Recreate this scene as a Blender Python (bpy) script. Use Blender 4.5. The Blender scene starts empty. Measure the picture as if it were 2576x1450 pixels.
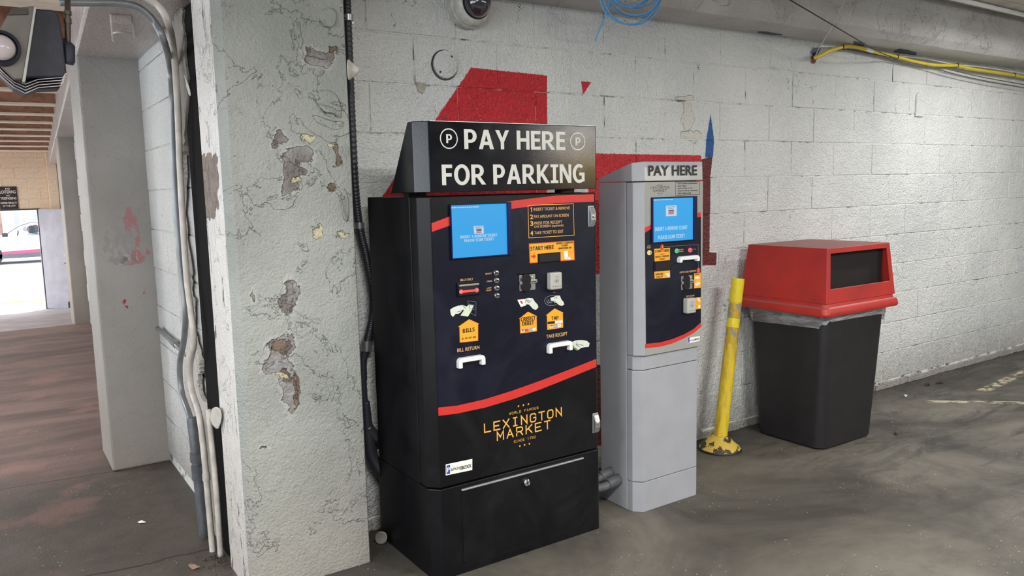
import bpy, bmesh, math, random
from mathutils import Vector, Matrix
random.seed(7)
C = bpy.context.scene.collection
sc = bpy.context.scene
PI = math.pi

# ------------------------------------------------------------------ camera, world, sun, big lights, exposure
YAW, PITCH, ROLL, FOC = 0.586899, -0.1243886, -0.0235455, 1983.32
HC, D = 1.4372, 3.0367            # camera height; distance to the block wall (wall plane y = D)
def cam_axes():
    cy, sy, cp, sp = math.cos(YAW), math.sin(YAW), math.cos(PITCH), math.sin(PITCH)
    f = Vector((sy*cp, cy*cp, sp)); r = Vector((cy, -sy, 0)); u = r.cross(f)
    cr, sr = math.cos(ROLL), math.sin(ROLL)
    return f, r*cr+u*sr, u*cr-r*sr
FW, RT, UP = cam_axes()
cam_data = bpy.data.cameras.new('camera'); cam = bpy.data.objects.new('camera', cam_data); C.objects.link(cam)
cam_data.sensor_width = 36; cam_data.lens = 36*FOC/2576; cam_data.clip_end = 300; cam_data.clip_start = 0.05
m = Matrix.Identity(4)
for i in range(3): m[i][0] = RT[i]; m[i][1] = UP[i]; m[i][2] = -FW[i]
m[2][3] = HC; cam.matrix_world = m
sc.camera = cam

world = bpy.data.worlds.new('world'); sc.world = world; world.use_nodes = True
bg = world.node_tree.nodes['Background']
bg.inputs[0].default_value = (0.86, 0.93, 1.0, 1); bg.inputs[1].default_value = 5.6
sun_d = bpy.data.lights.new('sun', 'SUN'); sun_d.energy = 5.0; sun_d.angle = 0.01; sun_d.color = (1, .95, .87)
sun = bpy.data.objects.new('sun', sun_d); C.objects.link(sun)
sun.rotation_euler = (math.radians(42), 0, math.radians(165)); 
sc.view_settings.view_transform = 'Standard'; sc.view_settings.look = 'None'
sc.view_settings.gamma = 1; sc.view_settings.use_curve_mapping = False
sc.view_settings.exposure = -0.22

LAMPS = []   # (x0, x1, y, z, watts, along)
def area(name, loc, sx, sy, watts, color=(1, .98, .94), rot=(0, 0, 0)):
    l = bpy.data.lights.new(name, 'AREA'); l.shape = 'RECTANGLE'; l.size = sx; l.size_y = sy; l.energy = watts; l.color = color
    o = bpy.data.objects.new(name, l); C.objects.link(o); o.location = loc; o.rotation_euler = rot
    return o
# light of the ceiling fluorescent fixtures (each fixture is built further down around its lamp)
FIX = [(5.6, 1.95, 2.50, 40), (2.9, -0.2, 2.50, 125), (0.5, 0.2, 2.50, 110), (-1.8, 0.6, 2.50, 110), (6.5, -1.5, 2.50, 90), (9.7, -7.3, 2.50, 60), (10.1, -5.4, 2.50, 60), (-1.6, 6.0, 2.24, 80), (-1.6, 11.2, 2.24, 90), (-1.4, 15.8, 2.24, 110)]  # corridor, right-rear and near-pillar lamps are added, unseen, for fill and glints
for i, (fx, fy, fz, w) in enumerate(FIX):
    area('fluorescent_lamp', (fx, fy, fz-.09), 1.2, .14, w)

# ------------------------------------------------------------------ pixel -> world helpers (on real planes)
def ray(px, py): return FW*FOC + RT*(px-1288) - UP*(py-725)
def atY(px, py, Y):
    d = ray(px, py); t = Y/d.y; return Vector((d.x*t, Y, HC+d.z*t))
def atZ(px, py, Z):
    d = ray(px, py); t = (Z-HC)/d.z; return Vector((d.x*t, d.y*t, Z))
def atX(px, py, X):
    d = ray(px, py); t = X/d.x; return Vector((X, d.y*t, HC+d.z*t))

# ------------------------------------------------------------------ colour + node helpers
def lin(c):
    c = c/255.0
    return c/12.92 if c <= .04045 else ((c+.055)/1.055)**2.4
def rgb(r, g, b): return (lin(r), lin(g), lin(b), 1)

class G:
    """small expression helper on a material's node tree"""
    def __init__(s, name):
        s.m = bpy.data.materials.new(name); s.m.use_nodes = True; s.t = s.m.node_tree; s.n = s.t.nodes
        s.b = s.n['Principled BSDF']
        s._pos = None
    def new(s, k, **kw):
        n = s.n.new(k)
        for a, v in kw.items(): setattr(n, a, v)
        return n
    def put(s, sock, v):
        if v is None: return
        if hasattr(v, 'links') or isinstance(v, bpy.types.NodeSocket): s.t.links.new(v, sock)
        else:
            try: sock.default_value = v
            except Exception: sock.default_value = (v, v, v)
    def math(s, op, a, b=None, c=None, clamp=False):
        n = s.new('ShaderNodeMath', operation=op, use_clamp=clamp)
        s.put(n.inputs[0], a); s.put(n.inputs[1], b); s.put(n.inputs[2], c)
        return n.outputs[0]
    def pos(s):
        if s._pos is None:
            g = s.new('ShaderNodeNewGeometry'); x = s.new('ShaderNodeSeparateXYZ'); s.t.links.new(g.outputs['Position'], x.inputs[0])
            s._pos = (g.outputs['Position'], x.outputs[0], x.outputs[1], x.outputs[2])
        return s._pos
    def obj(s):
        return s.new('ShaderNodeTexCoord').outputs['Object']
    def scale(s, vec, v):
        n = s.new('ShaderNodeMapping'); s.put(n.inputs['Vector'], vec); n.inputs['Scale'].default_value = v
        return n.outputs[0]
    def warp(s, vec, sc, amt):
        n = s.new('ShaderNodeTexNoise'); n.inputs['Scale'].default_value = sc; n.inputs['Detail'].default_value = 4; n.inputs['Roughness'].default_value = .65
        s.put(n.inputs['Vector'], vec)
        v = s.new('ShaderNodeVectorMath', operation='MULTIPLY_ADD'); s.put(v.inputs[0], n.outputs[1]); v.inputs[1].default_value = (amt,)*3; s.put(v.inputs[2], vec)
        return v.outputs[0]
    def noise(s, scale, detail=4, rough=.55, vec=None, dist=0.0):
        n = s.new('ShaderNodeTexNoise'); n.inputs['Scale'].default_value = scale; n.inputs['Detail'].default_value = detail
        n.inputs['Roughness'].default_value = rough; n.inputs['Distortion'].default_value = dist
        s.put(n.inputs['Vector'], vec if vec is not None else s.pos()[0])
        return n.outputs[0]
    def voro(s, scale, feature='F1', vec=None, rnd=1.0):
        n = s.new('ShaderNodeTexVoronoi', feature=feature); n.inputs['Scale'].default_value = scale; n.inputs['Randomness'].default_value = rnd
        s.put(n.inputs['Vector'], vec if vec is not None else s.pos()[0])
        return n.outputs['Distance']
    def ramp(s, v, lo, hi, a=0.0, b=1.0):
        n = s.new('ShaderNodeMapRange'); n.clamp = True
        s.put(n.inputs[0], v); n.inputs[1].default_value = lo; n.inputs[2].default_value = hi
        n.inputs[3].default_value = a; n.inputs[4].default_value = b
        return n.outputs[0]
    def mix(s, f, a, b):
        n = s.new('ShaderNodeMix', data_type='RGBA'); s.put(n.inputs[0], f); s.put(n.inputs[6], a); s.put(n.inputs[7], b)
        return n.outputs[2]
    def bump(s, h, strength=.5, dist=.01, normal=None):
        n = s.new('ShaderNodeBump'); n.inputs['Strength'].default_value = strength; n.inputs['Distance'].default_value = dist
        s.put(n.inputs['Height'], h)
        if normal is not None: s.t.links.new(normal, n.inputs['Normal'])
        return n.outputs[0]
    def fin(s, col=None, rough=None, normal=None, metal=None, **kw):
        s.put(s.b.inputs['Base Color'], col); s.put(s.b.inputs['Roughness'], rough); s.put(s.b.inputs['Metallic'], metal)
        if normal is not None: s.t.links.new(normal, s.b.inputs['Normal'])
        for k, v in kw.items(): s.put(s.b.inputs[k], v)
        return s.m
    def poly(s, U, V, pts):
        """signed value < 0 inside the convex polygon pts in (u, v)"""
        cx = sum(p[0] for p in pts)/len(pts); cy = sum(p[1] for p in pts)/len(pts); out = None
        for i in range(len(pts)):
            (x0, y0), (x1, y1) = pts[i], pts[(i+1) % len(pts)]
            nx, ny = y1-y0, -(x1-x0); L = math.hypot(nx, ny); nx /= L; ny /= L
            c = nx*x0+ny*y0
            if nx*cx+ny*cy > c: nx, ny, c = -nx, -ny, -c
            a = s.math('MULTIPLY_ADD', U, nx, -c); a = s.math('MULTIPLY_ADD', V, ny, a)
            out = a if out is None else s.math('MAXIMUM', out, a)
        return out
    def ell(s, U, V, e):
        cx, cy, rx, ry = e
        a = s.math('MULTIPLY_ADD', U, 1/rx, -cx/rx); b = s.math('MULTIPLY_ADD', V, 1/ry, -cy/ry)
        a = s.math('MULTIPLY', a, a); b = s.math('MULTIPLY', b, b)
        return s.math('MULTIPLY_ADD', s.math('SUBTRACT', s.math('SQRT', s.math('ADD', a, b)), 1.0), min(rx, ry), 0.0)
    def union(s, lst):
        o = lst[0]
        for v in lst[1:]: o = s.math('MINIMUM', o, v)
        return o

def plain(name, col, rough=.5, metal=0.0, var=.08, scale=30, bump=0.0, bscale=200, **kw):
    g = G(name); v = g.noise(scale, 3, vec=g.obj())
    c2 = tuple(min(1, x*(1-var*2.2)) for x in col[:3])+(1,); c1 = tuple(min(1, x*(1+var)) for x in col[:3])+(1,)
    c = g.mix(g.ramp(v, .3, .7), c1, c2)
    nrm = g.bump(g.noise(bscale, 2, vec=g.obj()), bump, .002) if bump else None
    return g.fin(c, rough, nrm, metal, **kw)
def emit(name, col, strength):
    g = G(name); return g.fin((0.01, .01, .01, 1), .4, None, 0.0, **{'Emission Color': col, 'Emission Strength': strength})

# ------------------------------------------------------------------ mesh helpers
class MB:
    def __init__(s): s.v = []; s.f = []; s.mi = []
    def add(s, vs, fs, mi=0):
        o = len(s.v); s.v += [tuple(v) for v in vs]
        for f in fs: s.f.append([i+o for i in f]); s.mi.append(mi)
        return s
    def box(s, x0, x1, y0, y1, z0, z1, mi=0):
        if x1 < x0: x0, x1 = x1, x0
        if y1 < y0: y0, y1 = y1, y0
        if z1 < z0: z0, z1 = z1, z0
        return s.add([(x0,y0,z0),(x1,y0,z0),(x1,y1,z0),(x0,y1,z0),(x0,y0,z1),(x1,y0,z1),(x1,y1,z1),(x0,y1,z1)],
                     [(0,3,2,1),(4,5,6,7),(0,1,5,4),(1,2,6,5),(2,3,7,6),(3,0,4,7)], mi)
    def loft(s, rings, cap=True, mi=0, closed=True):
        n = len(rings[0]); o = len(s.v)
        for r in rings: s.v += [tuple(p) for p in r]
        for k in range(len(rings)-1):
            for i in range(n if closed else n-1):
                j = (i+1) % n
                s.f.append([o+k*n+i, o+k*n+j, o+(k+1)*n+j, o+(k+1)*n+i]); s.mi.append(mi)
        if cap:
            s.f.append([o+i for i in reversed(range(n))]); s.mi.append(mi)
            s.f.append([o+(len(rings)-1)*n+i for i in range(n)]); s.mi.append(mi)
        return s
    def prism(s, poly, z0, z1, mi=0):
        "poly in xy, extruded in z (poly counter-clockwise seen from above)"
        return s.loft([[(x, y, z0) for x, y in poly], [(x, y, z1) for x, y in poly]], mi=mi)
    def prism_y(s, poly, y0, y1, mi=0):
        "poly in xz, extruded in y"
        a = sum(poly[i][0]*poly[(i+1) % len(poly)][1]-poly[(i+1) % len(poly)][0]*poly[i][1] for i in range(len(poly)))
        if a > 0: poly = poly[::-1]
        return s.loft([[(x, y0, z) for x, z in poly], [(x, y1, z) for x, z in poly]], mi=mi)
    def prism_x(s, poly, x0, x1, mi=0):
        "poly in yz, extruded in x"
        a = sum(poly[i][0]*poly[(i+1) % len(poly)][1]-poly[(i+1) % len(poly)][0]*poly[i][1] for i in range(len(poly)))
        if a < 0: poly = poly[::-1]
        return s.loft([[(x0, y, z) for y, z in poly], [(x1, y, z) for y, z in poly]], mi=mi)
    def tube(s, pts, r, n=10, cap=True, mi=0):
        pts = [Vector(p) for p in pts]; rings = []; up = None
        for i, p in enumerate(pts):
            t = (pts[min(i+1, len(pts)-1)]-pts[max(i-1, 0)])
            if t.length < 1e-9: t = Vector((0, 0, 1))
            t.normalize()
            if up is None:
                up = Vector((0, 0, 1)) if abs(t.z) < .9 else Vector((0, 1, 0))
            a = up - t*up.dot(t)
            if a.length < 1e-5: a = t.orthogonal()
            a.normalize(); b = t.cross(a); up = a
            rr = r[i] if isinstance(r, (list, tuple)) else r
            rings.append([p+a*math.cos(2*PI*k/n)*rr+b*math.sin(2*PI*k/n)*rr for k in range(n)])
        return s.loft(rings, cap=cap, mi=mi)
    def lathe(s, prof, c, axis='z', n=32, cap=True, mi=0):
        "prof: list of (radius, height) along axis; axis z, or '-y' (towards the viewer side)"
        rings = []
        for r, h in prof:
            ring = []
            for k in range(n):
                a = 2*PI*k/n
                if axis == 'z': ring.append((c[0]+r*math.cos(a), c[1]+r*math.sin(a), c[2]+h))
                elif axis == '-y': ring.append((c[0]+r*math.cos(a), c[1]-h, c[2]+r*math.sin(a)))
                elif axis == 'x': ring.append((c[0]+h, c[1]+r*math.cos(a), c[2]+r*math.sin(a)))
            rings.append(ring)
        return s.loft(rings, cap=cap, mi=mi)
    def mesh(s, name):
        me = bpy.data.meshes.new(name); me.from_pydata(s.v, [], s.f)
        if any(s.mi): me.polygons.foreach_set('material_index', s.mi)
        me.update(); return me

def obj(name, mb, mats, parent=None, bevel=0, smooth=False, seg=2, label=None):
    me = mb.mesh(name) if isinstance(mb, MB) else mb
    if not isinstance(mats, (list, tuple)): mats = [mats]
    for m_ in mats: me.materials.append(m_)
    o = bpy.data.objects.new(name, me); C.objects.link(o)
    if parent is not None: o.parent = parent
    if bevel:
        b = o.modifiers.new('bevel', 'BEVEL'); b.width = bevel; b.segments = seg; b.limit_method = 'ANGLE'; b.angle_limit = math.radians(30)
    if smooth:
        me.polygons.foreach_set('use_smooth', [True]*len(me.polygons))
        if isinstance(smooth, float):
            try: me.set_sharp_from_angle(angle=smooth)
            except Exception: pass
    if label: o['label'] = label
    return o
SM = math.radians(40)
def thing(name, label, cat, group=None, loc=(0, 0, 0)):
    o = bpy.data.objects.new(name, None); C.objects.link(o); o.location = loc; o.empty_display_size = .05
    o['label'] = label; o['category'] = cat
    if group: o['group'] = group
    return o
def tag(o, label, cat, group=None):
    o['label'] = label; o['category'] = cat
    if group: o['group'] = group
    return o
def struct(o): o['kind'] = 'structure'; return o
def stuff(o): o['kind'] = 'stuff'; return o
def adopt(root):
    "root empties sit at the thing's base: children are authored in world space"
    bpy.context.view_layer.update()
    inv = root.matrix_world.inverted()
    for ch in root.children: ch.matrix_parent_inverse = inv
def smoothpath(pts, n=6):
    pts = [Vector(p) for p in pts]; out = []
    for i in range(len(pts)-1):
        p0 = pts[max(i-1, 0)]; p1 = pts[i]; p2 = pts[i+1]; p3 = pts[min(i+2, len(pts)-1)]
        for k in range(n):
            t = k/n
            out.append(.5*((2*p1)+(p2-p0)*t+(2*p0-5*p1+4*p2-p3)*t*t+(3*p1-p0-3*p2+p3)*t*t*t))
    out.append(pts[-1]); return out

# ---- flat print on a plane facing -y
_fc = {}
def text_mesh(body, bold):
    k = (body, bold)
    cu = bpy.data.curves.new('lettering', 'FONT'); cu.body = body; cu.offset = bold; cu.resolution_u = 3
    o = bpy.data.objects.new('lettering_tmp', cu); C.objects.link(o)
    dg = bpy.context.evaluated_depsgraph_get()
    me = bpy.data.meshes.new_from_object(o.evaluated_get(dg)); bpy.data.objects.remove(o); bpy.data.curves.remove(cu)
    return [tuple(v.co) for v in me.vertices], [list(p.vertices) for p in me.polygons]
def text(body, x0, x1, z0, z1, Y, mat, parent, bold=.0, serif=False, name='lettering'):
    vs, fs = text_mesh(body, bold)
    if not vs: return None
    mb = MB(); mb.add(vs, fs)
    if serif and 'I' in body:
        iv, _ = text_mesh('I', bold); iw = max(v[0] for v in iv)-min(v[0] for v in iv); ih = max(v[1] for v in iv)
        for i, ch in enumerate(body):
            if ch == 'I':
                pv, _ = text_mesh(body[:i+1], bold); r = max(v[0] for v in pv); cxx = r-iw/2
                w = iw*.95; t = iw*.75
                for za, zb in ((0, t), (ih-t, ih)):
                    mb.add([(cxx-w, za, 0), (cxx+w, za, 0), (cxx+w, zb, 0), (cxx-w, zb, 0)], [(0, 1, 2, 3)])
    ax = min(v[0] for v in vs); bx = max(v[0] for v in vs); az = min(v[1] for v in vs); bz = max(v[1] for v in vs)
    caps = any(c in body for c in 'ABCDEFGHIJKLMNOPQRSTUVWXYZ0123456789')
    mb.v = [(x0+(x-ax)/(bx-ax)*(x1-x0), Y, z0+(y-az)/(bz-az)*(z1-z0)) for x, y, z in mb.v]
    return obj(name, mb, mat, parent)
def flat(pts, Y, mat, parent, name='print'):
    "polygon in xz at plane y=Y facing -y"
    a = sum(pts[i][0]*pts[(i+1) % len(pts)][1]-pts[(i+1) % len(pts)][0]*pts[i][1] for i in range(len(pts)))
    if a < 0: pts = pts[::-1]
    from mathutils.geometry import tessellate_polygon
    tr = tessellate_polygon([[Vector((x, z, 0)) for x, z in pts]])
    mb = MB(); mb.add([(x, Y, z) for x, z in pts], [tuple(t) for t in tr])
    return obj(name, mb, mat, parent)
def xz(pp, Y): return [(lambda v: (v.x, v.z))(atY(x, y, Y)) for x, y in pp]
def ptext(body, l, r, hpx, Y, mat, parent, bold=0., serif=False, dy=0.0006):
    "text whose baseline runs from pixel l to pixel r, cap height hpx pixels"
    a = atY(l[0], l[1], Y); b = atY(r[0], r[1], Y); t = atY((l[0]+r[0])/2, (l[1]+r[1])/2-hpx, Y)
    z0 = (a.z+b.z)/2
    return text(body, a.x, b.x, z0, t.z, Y-dy, mat, parent, bold, serif)
_sl = [0]
def stroke(mb, path, w, Y, closed=False):
    "mitred ribbon along an xz path (one continuous strip, so nothing overlaps)"
    P = [Vector((x, z)) for x, z in path]
    if (P[0]-P[-1]).length < 1e-6 and len(P) > 3: P = P[:-1]; closed = True
    n = len(P); L = []; R = []; _sl[0] = (_sl[0]+1) % 5; Y = Y-_sl[0]*.00004
    for i in range(n):
        if closed: d0 = (P[i]-P[i-1]).normalized(); d1 = (P[(i+1) % n]-P[i]).normalized()
        else: d0 = (P[i]-P[max(i-1, 0)]).normalized() if i else (P[1]-P[0]).normalized(); d1 = (P[i+1]-P[i]).normalized() if i < n-1 else d0
        n0 = Vector((-d0.y, d0.x)); n1 = Vector((-d1.y, d1.x)); m_ = (n0+n1)
        m_ = m_.normalized() if m_.length > 1e-6 else n0
        k = w/2/max(.35, m_.dot(n0)); p = P[i]
        if not closed and i == 0: p = p-d1*w*.45
        if not closed and i == n-1: p = p+d0*w*.45
        L.append(p+m_*k); R.append(p-m_*k)
    vs = [(v.x, Y, v.y) for v in L]+[(v.x, Y, v.y) for v in R]
    mb.add(vs, [(i, (i+1) % n, n+(i+1) % n, n+i) for i in range(n if closed else n-1)])
    return mb
def ring_path(cx, cz, rx, rz, n=28, a0=0, a1=2*PI):
    return [(cx+rx*math.cos(a0+(a1-a0)*k/n), cz+rz*math.sin(a0+(a1-a0)*k/n)) for k in range(n+1)]
# wide-set chamfered capitals of the market's logo, drawn as strokes in a 1 x 1 cell
GL = {'L': [[(0,1),(0,0),(1,0)]], 'E': [[(1,1),(0,1),(0,0),(1,0)],[(0,.5),(.8,.5)]], 'X': [[(0,1),(1,0)],[(0,0),(1,1)]],
 'I': [[(.2,1),(.8,1)],[(.5,1),(.5,0)],[(.2,0),(.8,0)]], 'N': [[(0,0),(0,1),(1,0),(1,1)]],
 'G': [[(1,.8),(.8,1),(.2,1),(0,.8),(0,.2),(.2,0),(.8,0),(1,.2),(1,.5),(.6,.5)]], 'T': [[(0,1),(1,1)],[(.5,1),(.5,0)]],
 'O': [[(.2,0),(0,.2),(0,.8),(.2,1),(.8,1),(1,.8),(1,.2),(.8,0),(.2,0)]], 'M': [[(0,0),(0,1),(.5,.35),(1,1),(1,0)]],
 'A': [[(0,0),(.5,1),(1,0)],[(.22,.35),(.78,.35)]], 'R': [[(0,0),(0,1),(.8,1),(1,.85),(1,.6),(.8,.45),(0,.45)],[(.6,.45),(1,0)]],
 'K': [[(0,0),(0,1)],[(1,1),(.1,.45)],[(.35,.62),(1,0)]], 'W': [[(0,1),(.25,0),(.5,.7),(.75,0),(1,1)]], 'D': [[(0,0),(0,1),(.75,1),(1,.75),(1,.25),(.75,0),(0,0)]],
 'F': [[(1,1),(0,1),(0,0)],[(0,.5),(.8,.5)]], 'U': [[(0,1),(0,.2),(.2,0),(.8,0),(1,.2),(1,1)]],
 'S': [[(1,.85),(.8,1),(.2,1),(0,.8),(0,.65),(.2,.5),(.8,.5),(1,.35),(1,.2),(.8,0),(.2,0),(0,.15)]],
 'C': [[(1,.8),(.8,1),(.2,1),(0,.8),(0,.2),(.2,0),(.8,0),(1,.2)]], '1': [[(.2,.8),(.5,1),(.5,0)]], '7': [[(0,1),(1,1),(.4,0)]],
 '8': [[(.2,.5),(0,.65),(0,.85),(.2,1),(.8,1),(1,.85),(1,.65),(.8,.5),(.2,.5),(0,.35),(0,.15),(.2,0),(.8,0),(1,.15),(1,.35),(.8,.5)]],
 '2': [[(0,.85),(.2,1),(.8,1),(1,.85),(1,.6),(0,0),(1,0)]], ' ': []}
def logo_line(body, l, r, hpx, Y, mat, parent, w, ratio=.62):
    a = atY(l[0], l[1], Y); b = atY(r[0], r[1], Y); t = atY((l[0]+r[0])/2, (l[1]+r[1])/2-hpx, Y)
    z0 = (a.z+b.z)/2; H = t.z-z0; n = len(body); pitch = (b.x-a.x)/(n-1+ratio); cw = pitch*ratio; mb = MB()
    for i, ch in enumerate(body):
        for path in GL[ch]:
            stroke(mb, [(a.x+i*pitch+u*cw, z0+v*H) for u, v in path], w, Y-.0006)
    return obj('lettering', mb, mat, parent)
def star(cx, cz, r, Y, mb):
    pts = [(cx+(r if k % 2 == 0 else r*.42)*math.sin(k*PI/5), cz+(r if k % 2 == 0 else r*.42)*math.cos(k*PI/5)) for k in range(10)]
    mb.add([(cx, Y, cz)]+[(x, Y, z) for x, z in pts], [(0, (k+1) % 10+1, k+1) for k in range(10)])

# heavy sign capitals (outlines in a cell of cap height 1), with slab-ended I
def _bowl(x, ya, yb, rx, n=10):
    cy, ry = (ya+yb)/2, (ya-yb)/2
    return [(x+rx*math.sin(PI*k/n), cy+ry*math.cos(PI*k/n)) for k in range(n+1)]
def _arc(cx, cy, rx, ry, a0, a1, n=22): return [(cx+rx*math.cos(math.radians(a0+(a1-a0)*k/n)), cy+ry*math.sin(math.radians(a0+(a1-a0)*k/n))) for k in range(n+1)]
def _ribbon(path, w):
    P = [Vector((x, y)) for x, y in path]; L = []; R = []
    for i, p in enumerate(P):
        t = (P[min(i+1, len(P)-1)]-P[max(i-1, 0)]).normalized(); n = Vector((-t.y, t.x))*w/2; L.append(tuple(p+n)); R.append(tuple(p-n))
    return L+R[::-1]
_S = .25
HV = {
 'P': (.80, [[(0,0),(0,1),(.42,1)]+_bowl(.42,1,.32,.36)+[(_S,.32),(_S,0)], [(_S,.84),(_S,.48),(.40,.48)]+_bowl(.40,.84,.48,.14)[::-1]]),
 'R': (.90, [[(0,0),(0,1),(.44,1)]+_bowl(.44,1,.38,.36)+[(.57,.40),(.93,0),(.65,0),(.35,.36),(_S,.36),(_S,0)], [(_S,.84),(_S,.52),(.40,.52)]+_bowl(.40,.84,.52,.15)[::-1]]),
 'B': (.84, [[(0,0),(0,1),(.44,1)]+_bowl(.44,1,.54,.32,8)[:-1]+[(.62,.53)]+_bowl(.46,.52,0,.37,8), [(_S,.85),(_S,.61),(.40,.61)]+_bowl(.40,.85,.61,.13,6)[::-1], [(_S,.44),(_S,.15),(.42,.15)]+_bowl(.42,.44,.15,.17,6)[::-1]]),
 'D': (.90, [[(0,0),(0,1),(.38,1)]+_bowl(.38,1,0,.52), [(_S,.83),(_S,.17),(.36,.17)]+_bowl(.36,.83,.17,.30)[::-1]]),
 'A': (.96, [[(0,0),(.34,1),(.62,1),(.96,0),(.71,0),(.64,.22),(.32,.22),(.25,0)], [(.38,.39),(.58,.39),(.48,.74)]]),
 'Y': (.90, [[(.34,0),(.34,.38),(0,1),(.26,1),(.455,.60),(.65,1),(.9,1),(.56,.38),(.56,0)]]),
 'H': (.86, [[(0,0),(0,1),(_S,1),(_S,.60),(.64,.60),(.64,1),(.86,1),(.86,0),(.64,0),(.64,.42),(_S,.42),(_S,0)]]),
 'E': (.66, [[(0,0),(0,1),(.66,1),(.66,.83),(_S,.83),(_S,.60),(.62,.60),(.62,.43),(_S,.43),(_S,.17),(.66,.17),(.66,0)]]),
 'F': (.64, [[(0,0),(0,1),(.64,1),(.64,.83),(_S,.83),(_S,.59),(.60,.59),(.60,.42),(_S,.42),(_S,0)]]),
 'L': (.62, [[(0,0),(0,1),(_S,1),(_S,.17),(.62,.17),(.62,0)]]), 'T': (.78, [[(.28,0),(.28,.83),(0,.83),(0,1),(.78,1),(.78,.83),(.50,.83),(.50,0)]]),
 'O': (.98, [_arc(.49,.5,.49,.52,0,352), _arc(.49,.5,.25,.345,0,352)]),
 'K': (.88, [[(0,0),(0,1),(_S,1),(_S,.58),(.58,1),(.87,1),(.46,.55),(.91,0),(.62,0),(.31,.41),(_S,.33),(_S,0)]]),
 'I': (.56, [[(0,0),(0,.15),(.17,.15),(.17,.85),(0,.85),(0,1),(.56,1),(.56,.85),(.39,.85),(.39,.15),(.56,.15),(.56,0)]]),
 'N': (.86, [[(0,0),(0,1),(.27,1),(.65,.38),(.65,1),(.86,1),(.86,0),(.62,0),(.21,.66),(.21,0)]]),
 'M': (1.05, [[(0,0),(0,1),(.27,1),(.525,.45),(.78,1),(1.05,1),(1.05,0),(.84,0),(.84,.66),(.60,.16),(.45,.16),(.21,.66),(.21,0)]]),
 'U': (.84, [[(0,1)]+_arc(.42,.38,.42,.40,180,360)+[(.84,1),(.62,1)]+_arc(.42,.38,.20,.21,360,180)+[(_S,1)]]),
 'V': (.92, [[(0,1),(.25,1),(.46,.32),(.67,1),(.92,1),(.60,0),(.32,0)]]), '1': (.45, [[(.2,0),(.2,.74),(0,.68),(0,.82),(.24,1),(.45,1),(.45,0)]]), 'C': (.80, [_arc(.49,.5,.49,.52,52,308)+_arc(.49,.5,.26,.345,308,52)]),
 'G': (.92, [_arc(.49,.5,.49,.52,50,300)+[(.90,.08),(.90,.55),(.50,.55),(.50,.39),(.68,.39),(.68,.19)]+_arc(.49,.5,.25,.345,295,52)]),
 'S': (.76, [_ribbon([(.68,.80),(.55,.89),(.38,.91),(.20,.86),(.12,.75),(.16,.64),(.28,.57),(.48,.50),(.60,.42),(.64,.31),(.60,.18),(.46,.10),(.30,.085),(.16,.11),(.04,.19)], .19)]),
 '&': (.95, [_ribbon([(.90,.04),(.66,.28),(.36,.60),(.24,.76),(.30,.90),(.44,.92),(.54,.82),(.48,.66),(.26,.48),(.11,.30),(.14,.13),(.32,.07),(.52,.12),(.70,.30),(.80,.50)], .155)]),
 '(': (.3, [_ribbon(_arc(.55,.45,.42,.62,130,230,8), .13)]), ')': (.3, [_ribbon(_arc(-.22,.45,.42,.62,-50,50,8), .13)]), ' ': (.30, [])}
_hc = {}
def hglyph(ch):
    if ch in _hc: return _hc[ch]
    cu = bpy.data.curves.new('g', 'CURVE'); cu.dimensions = '2D'; cu.fill_mode = 'BOTH'
    for c in HV[ch][1]:
        s = cu.splines.new('POLY'); s.points.add(len(c)-1); s.use_cyclic_u = True
        for i, (x, y) in enumerate(c): s.points[i].co = (x, y, 0, 1)
    o = bpy.data.objects.new('g', cu); C.objects.link(o)
    me = bpy.data.meshes.new_from_object(o.evaluated_get(bpy.context.evaluated_depsgraph_get()))
    _hc[ch] = ([tuple(v.co)[:2] for v in me.vertices], [list(p.vertices) for p in me.polygons])
    bpy.data.objects.remove(o); bpy.data.curves.remove(cu); bpy.data.meshes.remove(me)
    return _hc[ch]
def heavy(body, x0, x1, z0, z1, Y, mat, parent, gap=.10, name='lettering'):
    tot = sum(HV[c][0] for c in body)+gap*(len(body)-1); k = (x1-x0)/tot; x = 0; mb = MB()
    for ch in body:
        if ch != ' ':
            v, f = hglyph(ch); mb.add([(x0+(x+a)*k, Y, z0+b*(z1-z0)) for a, b in v], f)
        x += HV[ch][0]+gap
    return obj(name, mb, mat, parent)
def ptext(body, l, r, hpx, Y, mat, parent, bold=0., serif=False, dy=0.0010):
    "text whose baseline runs from pixel l to pixel r, cap height hpx pixels"
    a = atY(l[0], l[1], Y); b = atY(r[0], r[1], Y); t = atY((l[0]+r[0])/2, (l[1]+r[1])/2-hpx, Y); z0 = (a.z+b.z)/2
    if bold >= .025 and all(c in HV for c in body): return heavy(body, a.x, b.x, z0, t.z, Y-dy, mat, parent)
    return text(body, a.x, b.x, z0, t.z, Y-dy, mat, parent, min(bold, .022), False)

# ------------------------------------------------------------------ materials of the setting
def mural_polys():
    W_ = lambda L: [(lambda v: (v.x, v.z))(atY(x, y, D)) for x, y in L]
    red = [W_([(1185,170),(1376,190),(1376,500),(960,497)]), W_([(1480,386),(1764,391),(1764,480),(1480,480)]),
           W_([(1480,440),(1530,440),(1530,690),(1480,690)]), W_([(1463,204),(1488,207),(1466,240)])]
    dark = [W_([(1764,402),(1793,392),(1788,440),(1764,440)]), W_([(1764,430),(1787,430),(1785,640),(1764,640)]), W_([(1764,634),(1803,636),(1801,668),(1764,668)]),
            W_([(1480,918),(1540,918),(1540,1122),(1480,1122)])]
    blue = [W_([(1788,287),(1797,352),(1777,352)]), W_([(1777,350),(1797,350),(1794,396),(1774,396)])]
    return red, dark, blue

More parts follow.
